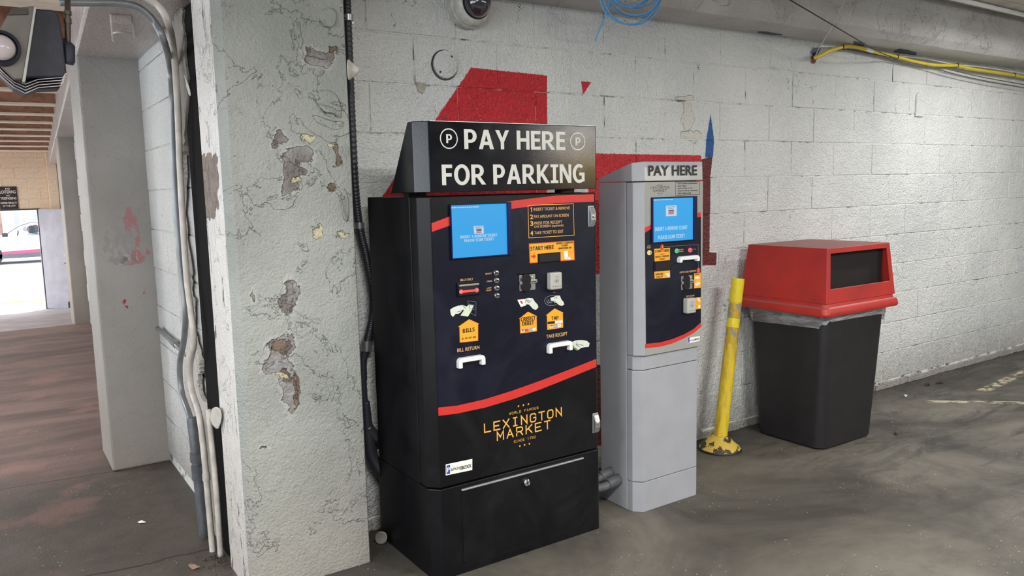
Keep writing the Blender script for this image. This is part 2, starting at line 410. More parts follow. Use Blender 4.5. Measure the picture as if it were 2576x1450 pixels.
def pe(lst, Yp):   # pixel ellipses on plane y=Yp -> world ellipses
    out = []
    for cx, cy, rx, ry in lst:
        c = atY(cx, cy, Yp); a = atY(cx+rx, cy, Yp); b = atY(cx, cy-ry, Yp); out.append((c.x, c.z, abs(a.x-c.x), abs(b.z-c.z)))
    return out
def block_paint(name, mural=False, tint=(1, 1, 1), gloss=.36, wallx=True):
    g = G(name); P, X, Y, Z = g.pos()
    fine = g.noise(120, 2, .5); mid = g.noise(42, 4, .7); big = g.noise(1.3, 3, .5); pits = g.voro(120)
    c1 = tuple(a*b for a, b in zip(rgb(236, 239, 236), tint+(1,))); c2 = tuple(a*b for a, b in zip(rgb(214, 217, 220), tint+(1,)))
    col = g.mix(g.ramp(big, .35, .7), c1, c2)
    # real dirt: pinholes, grime near the floor
    pit = g.ramp(pits, .05, .12, 1, 0); col = g.mix(g.math('MULTIPLY', pit, g.ramp(mid, .5, .62)), col, rgb(96, 94, 92))
    grime = g.math('MULTIPLY', g.ramp(g.math('MULTIPLY_ADD', mid, .5, Z), .28, .62, 1, 0), .55)
    col = g.mix(grime, col, rgb(120, 112, 104))
    crack = g.math('LESS_THAN', g.voro(4.2, 'DISTANCE_TO_EDGE', vec=g.warp(P, 14, .10), rnd=1), .0035)
    crack = g.math('MULTIPLY', g.math('MULTIPLY', crack, g.ramp(g.noise(2.2, 2), .60, .62)), g.ramp(g.noise(19, 3), .48, .52))
    wave = g.noise(9, 3, .6)
    wu = g.math('ADD', X, g.math('MULTIPLY_ADD', g.noise(13, 4), .09, -.045)); wv = g.math('ADD', Z, g.math('MULTIPLY_ADD', g.noise(16, 4), .09, -.045))
    pl = g.ramp(g.union([g.ell(wu, wv, e) for e in pe([(1733, 292, 13, 38), (1722, 250, 26, 9), (1742, 345, 24, 14)], D)]), -.002, .002, 1, 0)
    if wallx: col = g.mix(g.math('MULTIPLY', pl, .45), col, rgb(222, 214, 198))
    if mural:
        red, dark, blue = mural_polys()
        w1 = g.math('MULTIPLY_ADD', g.noise(150, 2), .010, -.005); U = g.math('ADD', X, w1)
        V = g.math('ADD', g.math('MULTIPLY_ADD', g.noise(110, 3, .7), .016, -.008), Z)
        dr = g.ramp(g.union([g.poly(U, V, p) for p in red]), -.001, .001, 1, 0)
        dd = g.ramp(g.union([g.poly(U, V, p) for p in dark]), -.001, .001, 1, 0)
        db = g.ramp(g.union([g.poly(U, V, p) for p in blue]), -.001, .001, 1, 0)
        rc = g.mix(g.ramp(mid, .35, .65), rgb(214, 36, 48), rgb(190, 38, 50))
        worn = g.ramp(g.noise(170, 2), .70, .73)
        col = g.mix(g.math('MULTIPLY', dr, g.math('SUBTRACT', 1.0, worn)), col, rc)
        col = g.mix(dd, col, rgb(104, 38, 38)); col = g.mix(db, col, rgb(36, 92, 160))
    col = g.mix(crack, col, rgb(88, 86, 84))
    h = g.math('MULTIPLY_ADD', mid, 1.0, g.math('MULTIPLY', fine, .9)); h = g.math('MULTIPLY_ADD', pit, -.25, h); h = g.math('MULTIPLY_ADD', wave, 1.2, h)
    h = g.math('MULTIPLY_ADD', crack, -.8, h)
    if wallx: h = g.math('MULTIPLY_ADD', pl, -.9, h)
    n = g.bump(h, 1.0, .011)
    return g.fin(col, g.ramp(fine, .3, .7, gloss-.08, gloss+.12), n)

MB_PLAIN = block_paint('painted_block'); MB_MURAL = block_paint('painted_block_mural', True)
MB_SIDE = block_paint('painted_block_side', tint=(1, .985, .965), gloss=.33, wallx=False)

def mortar_mat():
    g = G('mortar'); n = g.noise(14, 4, .6); c = g.mix(g.ramp(n, .52, .66), rgb(214, 216, 213), rgb(92, 90, 86))
    return g.fin(c, .7, g.bump(g.noise(60, 4, .6), .8, .006))
MORTAR = mortar_mat()
# joints inside the mural are painted too
def mortar_mural():
    g = G('mortar_mural'); P, X, Y, Z = g.pos(); n = g.noise(14, 4, .6); c = g.mix(g.ramp(n, .52, .66), rgb(214, 216, 213), rgb(92, 90, 86))
    red, dark, blue = mural_polys()
    c = g.mix(g.ramp(g.union([g.poly(X, Z, p) for p in red]), -.003, .003, 1, 0), c, g.mix(g.ramp(n, .5, .6), rgb(170, 32, 42), rgb(190, 130, 126)))
    c = g.mix(g.ramp(g.union([g.poly(X, Z, p) for p in dark]), -.003, .003, 1, 0), c, rgb(86, 34, 34))
    c = g.mix(g.ramp(g.union([g.poly(X, Z, p) for p in blue]), -.003, .003, 1, 0), c, rgb(30, 74, 130))
    return g.fin(c, .7, g.bump(g.noise(60, 4, .6), .8, .006))
MORTARM = mortar_mural()

def pillar_paint(name, plane, patches, brown=None, yellow=None, base=(146, 150, 146), base2=(166, 170, 165), crackle=True, pink=None, gloss=.5, grain=False, relief=1.0):
    """painted concrete with peeled-off places; patches are ellipses given by pixels on a real plane of the pillar"""
    g = G(name); P, X, Y, Z = g.pos()
    U = X if plane == 'y' else Y
    fine = g.noise(75, 4, .6); mid = g.noise(18, 4, .6); big = g.noise(2.2, 3, .5)
    wu = g.math('ADD', U, g.math('MULTIPLY_ADD', g.noise(13, 5, .65), .11, -.055))
    wv = g.math('ADD', Z, g.math('MULTIPLY_ADD', g.noise(16, 5, .65), .10, -.05))
    col = g.mix(g.ramp(big, .35, .65), rgb(*base2), rgb(*base))
    h = g.math('MULTIPLY', fine, .35); h = g.math('MULTIPLY_ADD', mid, .5, h)
    layer = g.ramp(g.noise(4.2, 6, .62, dist=.5), .535, .545)     # older coats of paint whose edges show
    h = g.math('MULTIPLY_ADD', layer, .55, h); 
    if crackle:
        ck = g.math('LESS_THAN', g.voro(6, 'DISTANCE_TO_EDGE', vec=g.warp(P, 9, .16)), .0042)
        ck = g.math('MULTIPLY', g.math('MULTIPLY', ck, g.ramp(g.noise(3.1, 3), .55, .57)), g.ramp(g.noise(24, 3), .47, .52)); col = g.mix(g.math('MULTIPLY', ck, .5), col, rgb(104, 100, 96)); h = g.math('MULTIPLY_ADD', ck, -.4, h)
        chip = g.math('LESS_THAN', g.math('ADD', g.voro(22), g.math('MULTIPLY', fine, .12)), .115)
        chip = g.math('MULTIPLY', chip, g.ramp(g.noise(2.5, 2), .5, .56)); col = g.mix(chip, col, rgb(118, 112, 108)); h = g.math('MULTIPLY_ADD', chip, -1.0, h)
    grime = g.math('MULTIPLY', g.ramp(g.math('MULTIPLY_ADD', mid, .6, Z), .35, .95, 1, 0), .45)
    col = g.mix(grime, col, rgb(150, 138, 128))
    def layermask(es, d0=-.0015, d1=.0015): return g.ramp(g.union([g.ell(wu, wv, e) for e in es]), d0, d1, 1, 0)
    if patches:
        mk = layermask(patches); rim = g.ramp(g.union([g.ell(wu, wv, e) for e in patches]), .0, .012, 1, 0)
        cc = g.mix(g.ramp(g.noise(9, 4), .4, .62), rgb(150, 148, 148), rgb(116, 110, 106))
        col = g.mix(g.math('MULTIPLY', rim, .35), col, rgb(214, 212, 204)); col = g.mix(mk, col, cc)
        h = g.math('MULTIPLY_ADD', mk, -2.2, h); h = g.math('MULTIPLY_ADD', g.math('MULTIPLY', mk, g.noise(45, 4)), .8, h)
    if brown:
        mk = layermask(brown); col = g.mix(mk, col, g.mix(g.ramp(g.noise(22, 4), .4, .6), rgb(126, 108, 94), rgb(98, 84, 74))); h = g.math('MULTIPLY_ADD', mk, -1.2, h)
    if yellow:
        mk = layermask(yellow); col = g.mix(mk, col, rgb(196, 190, 160)); h = g.math('MULTIPLY_ADD', mk, -1.0, h)
    if pink:
        for es, cc in pink:
            mk = layermask(es); br = g.ramp(g.noise(38, 3, .6, vec=g.scale(P, (1, 1, .5))), .47, .5)
            col = g.mix(g.math('MULTIPLY', mk, br), col, cc)
    if grain:
        gv = g.math('LESS_THAN', g.voro(16, 'DISTANCE_TO_EDGE', vec=g.scale(g.warp(P, 20, .03), (1, 1, .11))), .03)
        gv = g.math('MULTIPLY', gv, g.ramp(g.noise(9, 3, .6, vec=g.scale(P, (1, 1, .5))), .56, .6)); col = g.mix(g.math('MULTIPLY', gv, .85), col, rgb(52, 44, 40)); h = g.math('MULTIPLY_ADD', gv, -1.5, h)
        h = g.math('MULTIPLY_ADD', g.noise(30, 3, .6, vec=g.scale(P, (1, 1, .12))), .8, h)
    h = g.math('MULTIPLY_ADD', g.noise(130, 2, .5), .35, h)
    return g.fin(col, g.ramp(fine, .3, .7, gloss-.1, gloss+.12), g.bump(h, relief, .011))

def pex(lst, Xp):
    out = []
    for cx, cy, rx, ry in lst:
        c = atX(cx, cy, Xp); a = atX(cx+rx, cy, Xp); b = atX(cx, cy-ry, Xp); out.append((c.y, c.z, abs(a.y-c.y), abs(b.z-c.z)))
    return out
YP, XP, XPR = 2.765, .685, 1.146
PIL_F = pillar_paint('pillar_front_paint', 'y', patches=
    pe([(735,440,24,44),(752,392,38,22),(705,350,20,14),(722,470,18,22),(805,150,40,22),(735,735,17,36),(722,762,16,22),(700,900,22,44),(708,868,34,22),(722,960,20,52),(690,920,28,22),(634,739,7,10),(735,1010,12,32),(660,1128,8,4)], YP),  # top patch also paints the shading in the hollow under a flap
    brown=pe([(705,870,24,16),(742,985,9,48),(828,470,16,9),(845,395,5,26),(838,130,14,9),(720,945,10,20)], YP),
    yellow=pe([(775,346,16,13),(748,455,18,10),(802,580,8,16),(712,948,16,8),(860,590,12,6),(835,375,8,6)], YP))
PIL_L = pillar_paint('pillar_side_daylit', 'x', None, brown=pex([(524,450,26,60),(524,505,26,45),(524,410,26,25),(540,990,7,30)], XP), base=(226, 223, 219), base2=(238, 236, 232), gloss=.42, grain=True)  # left face coloured lighter to stand in for daylight falling on it
P2_F = pillar_paint('far_pillar_paint', 'y', relief=.4, patches= pe([(313,655,12,10),(342,650,6,8)], 4.54), base=(150, 147, 143), base2=(164, 161, 157),
    pink=[(pe([(330,565,18,40),(325,610,28,28),(335,640,40,25)], 4.54), rgb(172, 120, 122)), (pe([(320,765,9,16),(362,722,6,16)], 4.54), rgb(168, 44, 62)), (pe([(300,620,40,50)], 4.54), rgb(150, 147, 146))])
BEAM = pillar_paint('beam_paint', 'y', None, base=(182, 180, 178), base2=(200, 200, 198), gloss=.35, crackle=True)
SOFFIT = pillar_paint('soffit_paint', 'y', None, relief=.35, base=(176, 166, 162), base2=(190, 182, 178), gloss=.3)
CREAM = plain('cream_wall_paint', rgb(244, 220, 192), .7, bump=.3, bscale=40)

def floor_mat():
    g = G('floor_concrete'); P, X, Y, Z = g.pos()
    st = g.noise(1.1, 6, .65, dist=.6); st2 = g.noise(2.6, 5, .7, vec=g.scale(P, (.7, 2.2, 1)), dist=.8); fine = g.noise(60, 4, .7); mid = g.noise(9, 5, .7)
    base = g.mix(g.ramp(st, .38, .64), rgb(110, 105, 96), rgb(60, 57, 52))
    tire = g.math('MULTIPLY', g.ramp(st2, .50, .62), g.ramp(X, 2.6, 4.2))
    base = g.mix(g.math('MULTIPLY', tire, .8), base, rgb(50, 49, 46))
    base = g.mix(g.ramp(mid, .5, .75, 0, .45), base, rgb(70, 66, 62))
    # worn brown-red coating on the corridor side
    brown = g.mix(g.ramp(g.noise(1.6, 5, .6, vec=g.scale(P, (.5, 2.5, 1))), .38, .62), rgb(128, 106, 100), rgb(92, 76, 72))
    near = g.math('MULTIPLY', g.ramp(X, 1.15, .6), .75); base = g.mix(near, base, g.mix(g.ramp(mid, .35, .65), rgb(92, 84, 78), rgb(70, 63, 58)))
    edge = g.math('MULTIPLY_ADD', g.noise(3, 4), .9, Y)
    base = g.mix(g.math('MULTIPLY', g.ramp(edge, 4.85, 5.3), g.ramp(X, 1.3, .9)), base, brown)
    blot = g.math('MULTIPLY', g.ramp(g.noise(1.9, 4), .56, .64), g.ramp(X, 1.2, .6)); base = g.mix(g.math('MULTIPLY', blot, .45), base, rgb(158, 118, 110))
    # darker strip in front of the wall opening
    dk = g.ramp(g.poly(X, Y, [(-1.5, 3.1), (.75, 3.1), (.75, 4.4), (-1.5, 4.4)]), -.35, .1, .3, 0); base = g.mix(dk, base, rgb(66, 60, 56))
    # darker tone along the wall foot and round the machines
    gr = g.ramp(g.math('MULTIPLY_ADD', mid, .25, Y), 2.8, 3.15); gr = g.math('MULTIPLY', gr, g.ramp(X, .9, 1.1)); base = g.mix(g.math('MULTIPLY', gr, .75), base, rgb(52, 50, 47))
    # worn paint: stall lines, specks of spilt paint
    a, b = atZ(2330, 1010, 0), atZ(2620, 1015, 0); c, d = atZ(2470, 985, 0), atZ(2600, 925, 0)
    def line(p, q, w):
        dx, dy = q.x-p.x, q.y-p.y; L = math.hypot(dx, dy); nx, ny = -dy/L*w, dx/L*w
        return g.poly(X, Y, [(p.x+nx, p.y+ny), (q.x+nx, q.y+ny), (q.x-nx, q.y-ny), (p.x-nx, p.y-ny)])
    ln = g.ramp(g.union([line(a, b, .03), line(c, d, .035)]), -.01, .01, 1, 0)
    ln = g.math('MULTIPLY', ln, g.ramp(g.noise(12, 5, .75), .46, .56)); base = g.mix(g.math('MULTIPLY', ln, .8), base, rgb(196, 186, 158))
    sp = g.math('LESS_THAN', g.voro(38), .095); sp = g.math('MULTIPLY', sp, g.ramp(g.noise(2.7, 2), .52, .56)); base = g.mix(sp, base, rgb(196, 190, 182))
    sp2 = g.math('LESS_THAN', g.voro(90), .14); sp2 = g.math('MULTIPLY', sp2, g.ramp(g.noise(5, 2), .55, .6)); base = g.mix(sp2, base, rgb(50, 47, 44))
    # saw joints
    j = g.math('LESS_THAN', g.math('ABSOLUTE', g.math('SUBTRACT', g.math('MULTIPLY_ADD', X, .12, g.math('MULTIPLY_ADD', g.noise(8, 3), .03, Y)), 4.62)), .006)
    j2 = g.math('LESS_THAN', g.math('ABSOLUTE', g.math('SUBTRACT', g.math('MULTIPLY_ADD', X, .1, g.math('MULTIPLY_ADD', g.noise(6, 3), .06, Y)), 3.36)), .007)
    j2 = g.math('MULTIPLY', j2, g.math('LESS_THAN', X, .72)); j = g.math('MULTIPLY', j, g.math('LESS_THAN', X, .5)); jj = g.math('MAXIMUM', j, j2)
    base = g.mix(g.math('MULTIPLY', jj, .8), base, rgb(40, 36, 34))
    h = g.math('MULTIPLY_ADD', mid, .8, fine); h = g.math('MULTIPLY_ADD', jj, -1.5, h); h = g.math('MULTIPLY_ADD', sp, .6, h)
    return g.fin(base, g.ramp(st, .3, .7, .5, .72), g.bump(h, .55, .004))
FLOOR = floor_mat()

# ------------------------------------------------------------------ floor, ramp, outside ground
CX, CY = .465, 4.54               # corridor's right side runs along this slightly turned line
def cor(off, y): return CX+off+(y-CY)*.053
YE = 18.3; ZE = -.735
mb = MB(); mb.box(-7, 14, -10, 10.35, -.12, 0); floor = struct(obj('floor', mb, FLOOR))
mb = MB(); mb.add([(-7, 10.35, 0), (2.6, 10.35, 0), (2.6, YE, ZE), (-7, YE, ZE), (-7, 10.35, -.12), (2.6, 10.35, -.12), (2.6, YE, ZE-.12), (-7, YE, ZE-.12)],
    [(0,1,2,3),(4,7,6,5),(0,4,5,1),(1,5,6,2),(2,6,7,3),(3,7,4,0)]); obj('floor_ramp', mb, plain('ramp_concrete', rgb(150, 140, 142), .6, var=.15, scale=3, bump=.3, bscale=30), floor)
STREET = plain('street_concrete', rgb(205, 202, 196), .85, var=.05, scale=2)
ASPH = plain('asphalt', rgb(150, 150, 150), .9, var=.05, scale=4)
mb = MB(); mb.box(-30, 40, YE+.3, 19.9, ZE-.3, ZE); sidewalk = struct(obj('sidewalk', mb, STREET))
mb = MB(); mb.box(-30, 40, 20.15, 70, ZE-.4, ZE-.06); struct(obj('street', mb, ASPH))
mb = MB(); mb.box(-30, 40, 19.9, 20.15, ZE-.3, ZE+.01); tag(obj('curb', mb, plain('yellow_curb_paint', rgb(232, 190, 70), .7), bevel=.02), 'yellow painted curb along the sidewalk outside the far door', 'curb')

# ------------------------------------------------------------------ block wall (every block a part)
def block_mesh(w, h, seed, nx=5, nz=3, depth=.05, e=.003):
    r = random.Random(seed); vs = []; fs = []
    xs = [-w/2, -w/2+e]+[-w/2+e+(w-2*e)*k/nx for k in range(1, nx)]+[w/2-e, w/2]
    zs = [0, e]+[e+(h-2*e)*k/nz for k in range(1, nz)]+[h-e, h]
    for j, z in enumerate(zs):
        for i, x in enumerate(xs):
            rim = i in (0, len(xs)-1) or j in (0, len(zs)-1)
            vs.append((x+(0 if rim is False else r.uniform(-.0012, .0012)), (.0026 if rim else r.uniform(-.0004, .0004)), z+(0 if not rim else r.uniform(-.001, .001))))
    n = len(xs)
    for j in range(len(zs)-1):
        for i in range(n-1): fs.append((j*n+i, j*n+i+1, (j+1)*n+i+1, (j+1)*n+i))
    mb = MB(); mb.add(vs, fs); mb.box(-w/2, w/2, .006, depth, 0, h)
    me = mb.mesh('concrete_block'); 
    nn = n-1; nj = len(zs)-1
    me.polygons.foreach_set('use_smooth', [0 < (q % nn) < nn-1 and 0 < (q//nn) < nj-1 for q in range(len(fs))]+[False]*6)
    me.set_sharp_from_angle(angle=math.radians(14)); return me
PITCH_X, PZ, Z0 = .4155, .2032, .054
def blocks(parent, x0, x1, z0, n, phase_even, phase_odd, place, mats, k0=0, ztop=None, joint=.005, pitch=PITCH_X):
    cache = {}; cnt = 0
    for k in range(k0, n):
        ph = phase_even if k % 2 == 0 else phase_odd
        a = ph+math.floor((x0-ph)/pitch)*pitch
        hh = PZ-joint
        if ztop and z0+k*PZ+hh > ztop: hh = ztop-(z0+k*PZ)
        if hh < .02: continue
        while a < x1-1e-6:
            l = max(a, x0); r = min(a+pitch, x1); a += pitch
            w = r-l-joint
            if w < .03: continue
            cx = (l+r)/2; cz = z0+k*PZ+joint/2
            mat = mats(cx, cz, w)
            var = random.randrange(4) if abs(w-(pitch-joint)) < 1e-4 else 0
            key = (round(w, 3), round(hh, 3), var, mat.name)
            if key not in cache:
                me = block_mesh(w, hh, hash((round(w, 3), var)) % 999); me.materials.append(mat); cache[key] = me
            o = bpy.data.objects.new('concrete_block', cache[key]); C.objects.link(o); o.parent = parent
            place(o, cx, cz, random.uniform(-.0015, .0015)); cnt += 1
    return cnt
mred = [p for L in mural_polys() for p in L]
mbox = [(min(a for a, b in p)-.3, max(a for a, b in p)+.3, min(b for a, b in p)-.25, max(b for a, b in p)+.1) for p in mred]
def matsel(cx, cz, w): return MB_MURAL if any(a < cx < b and c < cz < d for a, b, c, d in mbox) else MB_PLAIN
mb = MB(); mb.box(.74, 9.4, D+.003, D+.2, 0, 2.6); wall = struct(obj('wall_back', mb, MORTARM))
mb = MB()     # rough mortar footing under the first course
xx = 1.0; r_ = random.Random(3)
top = []
while xx < 9.4:
    x2 = xx+r_.uniform(.03, .09); mb.box(xx, x2, D-.004-r_.uniform(0, .012), D+.02, 0, Z0-.004+r_.uniform(-.012, .002)); xx = x2
stuff(obj('mortar_footing', mb, block_paint('footing_paint', tint=(.72, .70, .68), wallx=False), wall, bevel=.003, seg=1))
def place_back(o, cx, cz, j): o.location = (cx, D+j, cz); o.rotation_euler = (random.uniform(-.004, .004), 0, random.uniform(-.004, .004))
NB = blocks(wall, 1.0, 8.9, Z0, 11, 1.345, 1.555, place_back, matsel, ztop=2.28)
# small paint-and-mortar repairs on the wall
def disc_round(name, cx, cz, r, y, th, mat, parent, n=36): 
    return obj(name, MB().lathe([(r, 0), (r, th*.7), (r*.96, th)], (cx, y, cz), '-y', n), mat, parent, smooth=SM)

# ------------------------------------------------------------------ beam over the wall, ceilings
zb = 2.277
mb = MB(); mb.prism_x([(D+.2, zb), (2.80, zb), (2.765, zb+.045), (2.765, 2.62), (D+.2, 2.62)], 1.15, 14)
trim1 = struct(obj('trim_1', mb, BEAM, bevel=.006)); 
CEIL = plain('board_marked_ceiling', rgb(196, 188, 176), .75, var=.12, scale=6, bump=.4, bscale=25)
mb = MB(); 
ceil = struct(obj('ceiling', MB().box(-7, 14, -10, 3.2, 2.63, 2.75), CEIL))
b = MB().box(0, 6.6, -.1, .1, 0, .022); bme = b.mesh('ceiling_board'); bme.materials.append(CEIL)
y = 2.765-.105; k = 0
while y > -.5:    # formwork boards of the ceiling near the beam
    o = bpy.data.objects.new('ceiling_board', bme); C.objects.link(o); o.parent = ceil; o.location = (1.2+(k % 2)*.3, y, 2.553+random.uniform(0, .007)); y -= .206; k += 1
    o = bpy.data.objects.new('ceiling_board', bme); C.objects.link(o); o.parent = ceil; o.location = (7.82+(k % 2)*.3, y+.206, 2.553+random.uniform(0, .007))
BROWN = plain('brown_ceiling_boards', rgb(178, 134, 108), .8, var=.25, scale=9, bump=.4, bscale=40)
mb = MB().box(-7, 2.4, 3.2, YE+.3, 2.62, 2.75); obj('corridor_ceiling', mb, BROWN, ceil)
# joists across the corridor: brown web with a pale bottom board
PALE = plain('joist_bottom_paint', rgb(244, 230, 212), .7, var=.06, scale=10)
web = MB().box(-6.5, 0, -.07, .07, .05, .33).mesh('joist'); web.materials.append(BROWN)
bot = MB().box(-6.5, 0, -.085, .085, .034, .05).mesh('bottom_board'); bot.materials.append(PALE)
for yj in (4.3, 5.35, 6.45, 7.65, 8.75, 9.75, 10.75, 11.8, 12.95, 14.1, 15.4, 16.8):
    o = bpy.data.objects.new('joist', web); C.objects.link(o); o.parent = ceil; o.location = (cor(.05, yj), yj, 2.29)
    q = bpy.data.objects.new('bottom_board', bot); C.objects.link(q); q.parent = o

# ------------------------------------------------------------------ near pillar
ZT = 2.63
mb = MB()
ch = .03
mb.loft([[(XP, 3.06, z), (XP, YP+ch, z), (XP+ch*.9, YP, z), (XPR-.006, YP, z), (XPR, YP+.01, z), (XPR, D+.02, z), (XP, D+.02, z)] for z in [0, .4, .8, 1.2, 1.6, 2.0, ZT]])
# rings' first side is the left face -> lighter colour stands in for daylight on it
nside = 7
mb.mi = []
for k in range(6):
    for i in range(nside): mb.mi.append(1 if i in (0, 6) else 0)
mb.mi += [0, 0]
pil = struct(obj('near_pillar', mb, [PIL_F, PIL_L], bevel=.004)); 
# ------------------------------------------------------------------ side wall between near and far pillar (blocks), beam along the corridor
XS = .735
mb = MB().box(XS+.005, XS+.25, 3.3, 4.8, 0, 2.62); wl = struct(obj('wall_left', mb, MORTAR))
def place_side(o, cy_, cz, j): o.location = (XS+j, cy_, cz); o.rotation_euler = (0, 0, -PI/2)
blocks(wl, 3.32, 4.55, Z0, 11, 3.1, 3.31, place_side, lambda *a: MB_SIDE, ztop=2.2)
# corridor side wall beyond the far pillar: courses run together, seen edge on
wr = struct(obj('wall_right', MB().add([(cor(.19, 4.7), 4.7, ZE), (cor(.19, YE+.2), YE+.2, ZE), (cor(.45, YE+.2), YE+.2, ZE), (cor(.45, 4.7), 4.7, ZE),
     (cor(.19, 4.7), 4.7, 2.62), (cor(.19, YE+.2), YE+.2, 2.62), (cor(.45, YE+.2), YE+.2, 2.62), (cor(.45, 4.7), 4.7, 2.62)], [(0,3,2,1),(4,5,6,7),(0,1,5,4),(1,2,6,5),(2,3,7,6),(3,0,4,7)]), MORTAR))
mb = MB(); k = 0
for kk in range(-1, 11):
    yy = 4.75+(kk % 2)*.2
    while yy < 10.3:
        x = cor(.184, yy); a = yy+.004; b_ = yy+PITCH_X-.004; z = Z0+kk*PZ+.004
        mb.box(x-.002, x+.03, a, b_, max(z, -.02), z+PZ-.008); yy += PITCH_X
stuff(obj('block_course', mb, MB_SIDE, wr, bevel=.003, seg=1))

# far pillars
mb = MB().box(.452, XS+.06, 4.54, 4.95, 0, 2.3); struct(obj('far_pillar', mb, [P2_F], bevel=.012))
P3 = pillar_paint('end_pillar_paint', 'y', None, relief=.4, base=(160, 154, 146), base2=(172, 166, 158))
mb = MB().box(.778, 1.02, 10.4, 10.8, -.4, 2.3); struct(obj('end_pillar', mb, P3, bevel=.012))
# beam running over the pillars along the corridor
def slant(x0, x1, y0, y1, z0, z1):
    return MB().add([(cor(x0, y0), y0, z0), (cor(x1, y0), y0, z0), (cor(x1, y1), y1, z0), (cor(x0, y1), y1, z0), (cor(x0, y0), y0, z1), (cor(x1, y0), y0, z1), (cor(x1, y1), y1, z1), (cor(x0, y1), y1, z1)],
        [(0,3,2,1),(4,5,6,7),(0,1,5,4),(1,2,6,5),(2,3,7,6),(3,0,4,7)])
struct(obj('trim_2', slant(-.02, .42, 3.07, YE+.2, 2.145, 2.62), SOFFIT, bevel=.012))
# haunch of the beam beside the far pillar
# far end wall with doorway
EW = struct(obj('wall_far', MB().box(-4.5, -.9, YE+.005, YE+.2, ZE-.2, 2.62).box(-.9, .945, YE+.005, YE+.2, 1.255, 2.62).box(.945, 2.6, YE+.005, YE+.2, ZE-.2, 2.62), CREAM))
def place_far(o, cx, cz, j): o.location = (cx, YE+j, cz)
blocks(EW, -2.2, 1.12, 1.27, 6, -.05, .16, place_far, lambda *a: CREAM, ztop=2.5)
obj('pilaster', MB().box(1.13, 1.3, YE-.1, YE+.02, ZE-.1, 2.4), CREAM, EW, bevel=.01)
fr = struct(obj('door_frame', MB().box(.90, .945, YE-.03, YE+.2, ZE, 1.255).box(-.95, .945, YE-.03, YE+.2, 1.255, 1.285), plain('dark_frame_paint', rgb(70, 52, 56), .5)))
# door leaf: hinged on the right jamb, standing open towards the camera
DOOR = plain('grey_steel_door', rgb(176, 176, 188), .5, var=.07, scale=5)
dm = MB().box(0, .66, -.022, .022, 0, 1.985); 
dr = struct(obj('door_1', dm, DOOR, bevel=.004)); dr.location = (.93, YE-.06, ZE+.02); dr.rotation_euler = (0, 0, -math.radians(52))
STEEL = plain('brushed_steel', rgb(200, 200, 202), .28, .9)
h_ = obj('door_handle', MB().lathe([(.035, 0), (.035, .012)], (0, 0, 0), '-y', 20).tube([(0, 0, 0), (0, -.05, 0), (-.1, -.055, 0)], .012, 8), STEEL, dr); h_.location = (.6, -.022, .92)
h_ = obj('deadbolt', MB().lathe([(.03, 0), (.026, .02)], (0, 0, 0), '-y', 20), STEEL, dr); h_.location = (.6, -.022, 1.08)
h_ = obj('foot_stop', MB().box(-.02, .02, -.035, 0, 0, .12).lathe([(.018, -.1), (.018, 0)], (0, -.02, 0), 'z', 10), plain('stop_black', rgb(40, 40, 44), .5), dr); h_.location = (.61, -.022, .03)
# sign by the door
BLK = plain('black_sign', rgb(44, 34, 40), .5); WPR = plain('white_print', rgb(232, 224, 214), .6, var=0)
sg = thing('warning_sign', 'dark sign forbidding loitering and trespassing on the cream wall above the far doorway', 'sign', loc=(.25, YE-.02, 1.29))
a = atY(47, 527, YE); b_ = atY(0, 470, YE); sx0 = atY(-2, 500, YE).x; sx1 = a.x; sz0 = 1.29; sz1 = b_.z
obj('sign_board', MB().box(sx0, sx1, YE-.03, YE-.01, sz0, sz1), BLK, sg); sw = sx1-sx0
for t_, za, zb_, wa in (('NO', .86, .95, .25), ('LOITERING', .69, .83, .86), ('NO', .56, .63, .2), ('TRESPASSING', .42, .53, .86), ('UNDER PENALTY', .22, .31, .9), ('OF THE LAW', .10, .18, .7)):
    c_ = (sx0+sx1)/2; H_ = sz1-sz0
    text(t_, c_-sw*wa/2, c_+sw*wa/2, sz0+za*H_, sz0+zb_*H_, YE-.0325, WPR, sg, .02)
adopt(sg)
# enclosure of the garage behind and beside the camera: low walls, open daylight bands above
DIM = plain('dim_wall_paint', rgb(150, 150, 150), .8)
struct(obj('wall_rear', MB().box(-7, 14, -10.2, -10, 0, 2.63), DIM))
struct(obj('wall_east', MB().box(14, 14.2, -10, 3.2, 0, 2.63), DIM))
struct(obj('parapet_west', MB().box(-4.7, -4.5, -10, YE, -.8, .5), DIM))
for yy in (-6.5, -2.0, 2.5, 7.0, 11.5, 16.0): struct(obj('west_pillar', MB().box(-4.75, -4.4, yy, yy+.4, -.8, 2.63), DIM))

# ================================================================== object materials
def gloss_black(name, col, rough, spec=.28):
    g = G(name); P = g.pos()[0]
    sm = g.ramp(g.noise(3.2, 5, .65, dist=1.2), .45, .7); c = g.mix(sm, col, tuple(min(1, x*1.5+.004) for x in col[:3])+(1,))
    dust = g.math('MULTIPLY', g.math('LESS_THAN', g.voro(75), .06), .5); c = g.mix(dust, c, rgb(70, 70, 76))
    return g.fin(c, g.math('MULTIPLY_ADD', sm, .09, rough), g.bump(g.noise(420, 2), .12, .001), None, **{'Specular IOR Level': spec})
KB = gloss_black('black_powder_coat', rgb(12, 12, 16), .34)
KSIGN = gloss_black('black_gloss_sign', rgb(12, 14, 20), .065, .5)
NAVY = gloss_black('dark_navy_decal', rgb(16, 19, 34), .32)
DBLK = gloss_black('black_decal', rgb(12, 12, 16), .32)
REDS = plain('red_decal', rgb(205, 50, 44), .4, var=.03)
ORNG = plain('orange_decal', rgb(240, 168, 40), .5, var=.03, scale=20)
ORED = plain('orange_red_print', rgb(206, 84, 36), .5, var=.02)
SILV = plain('silver_lettering', rgb(206, 206, 200), .35, var=.02)
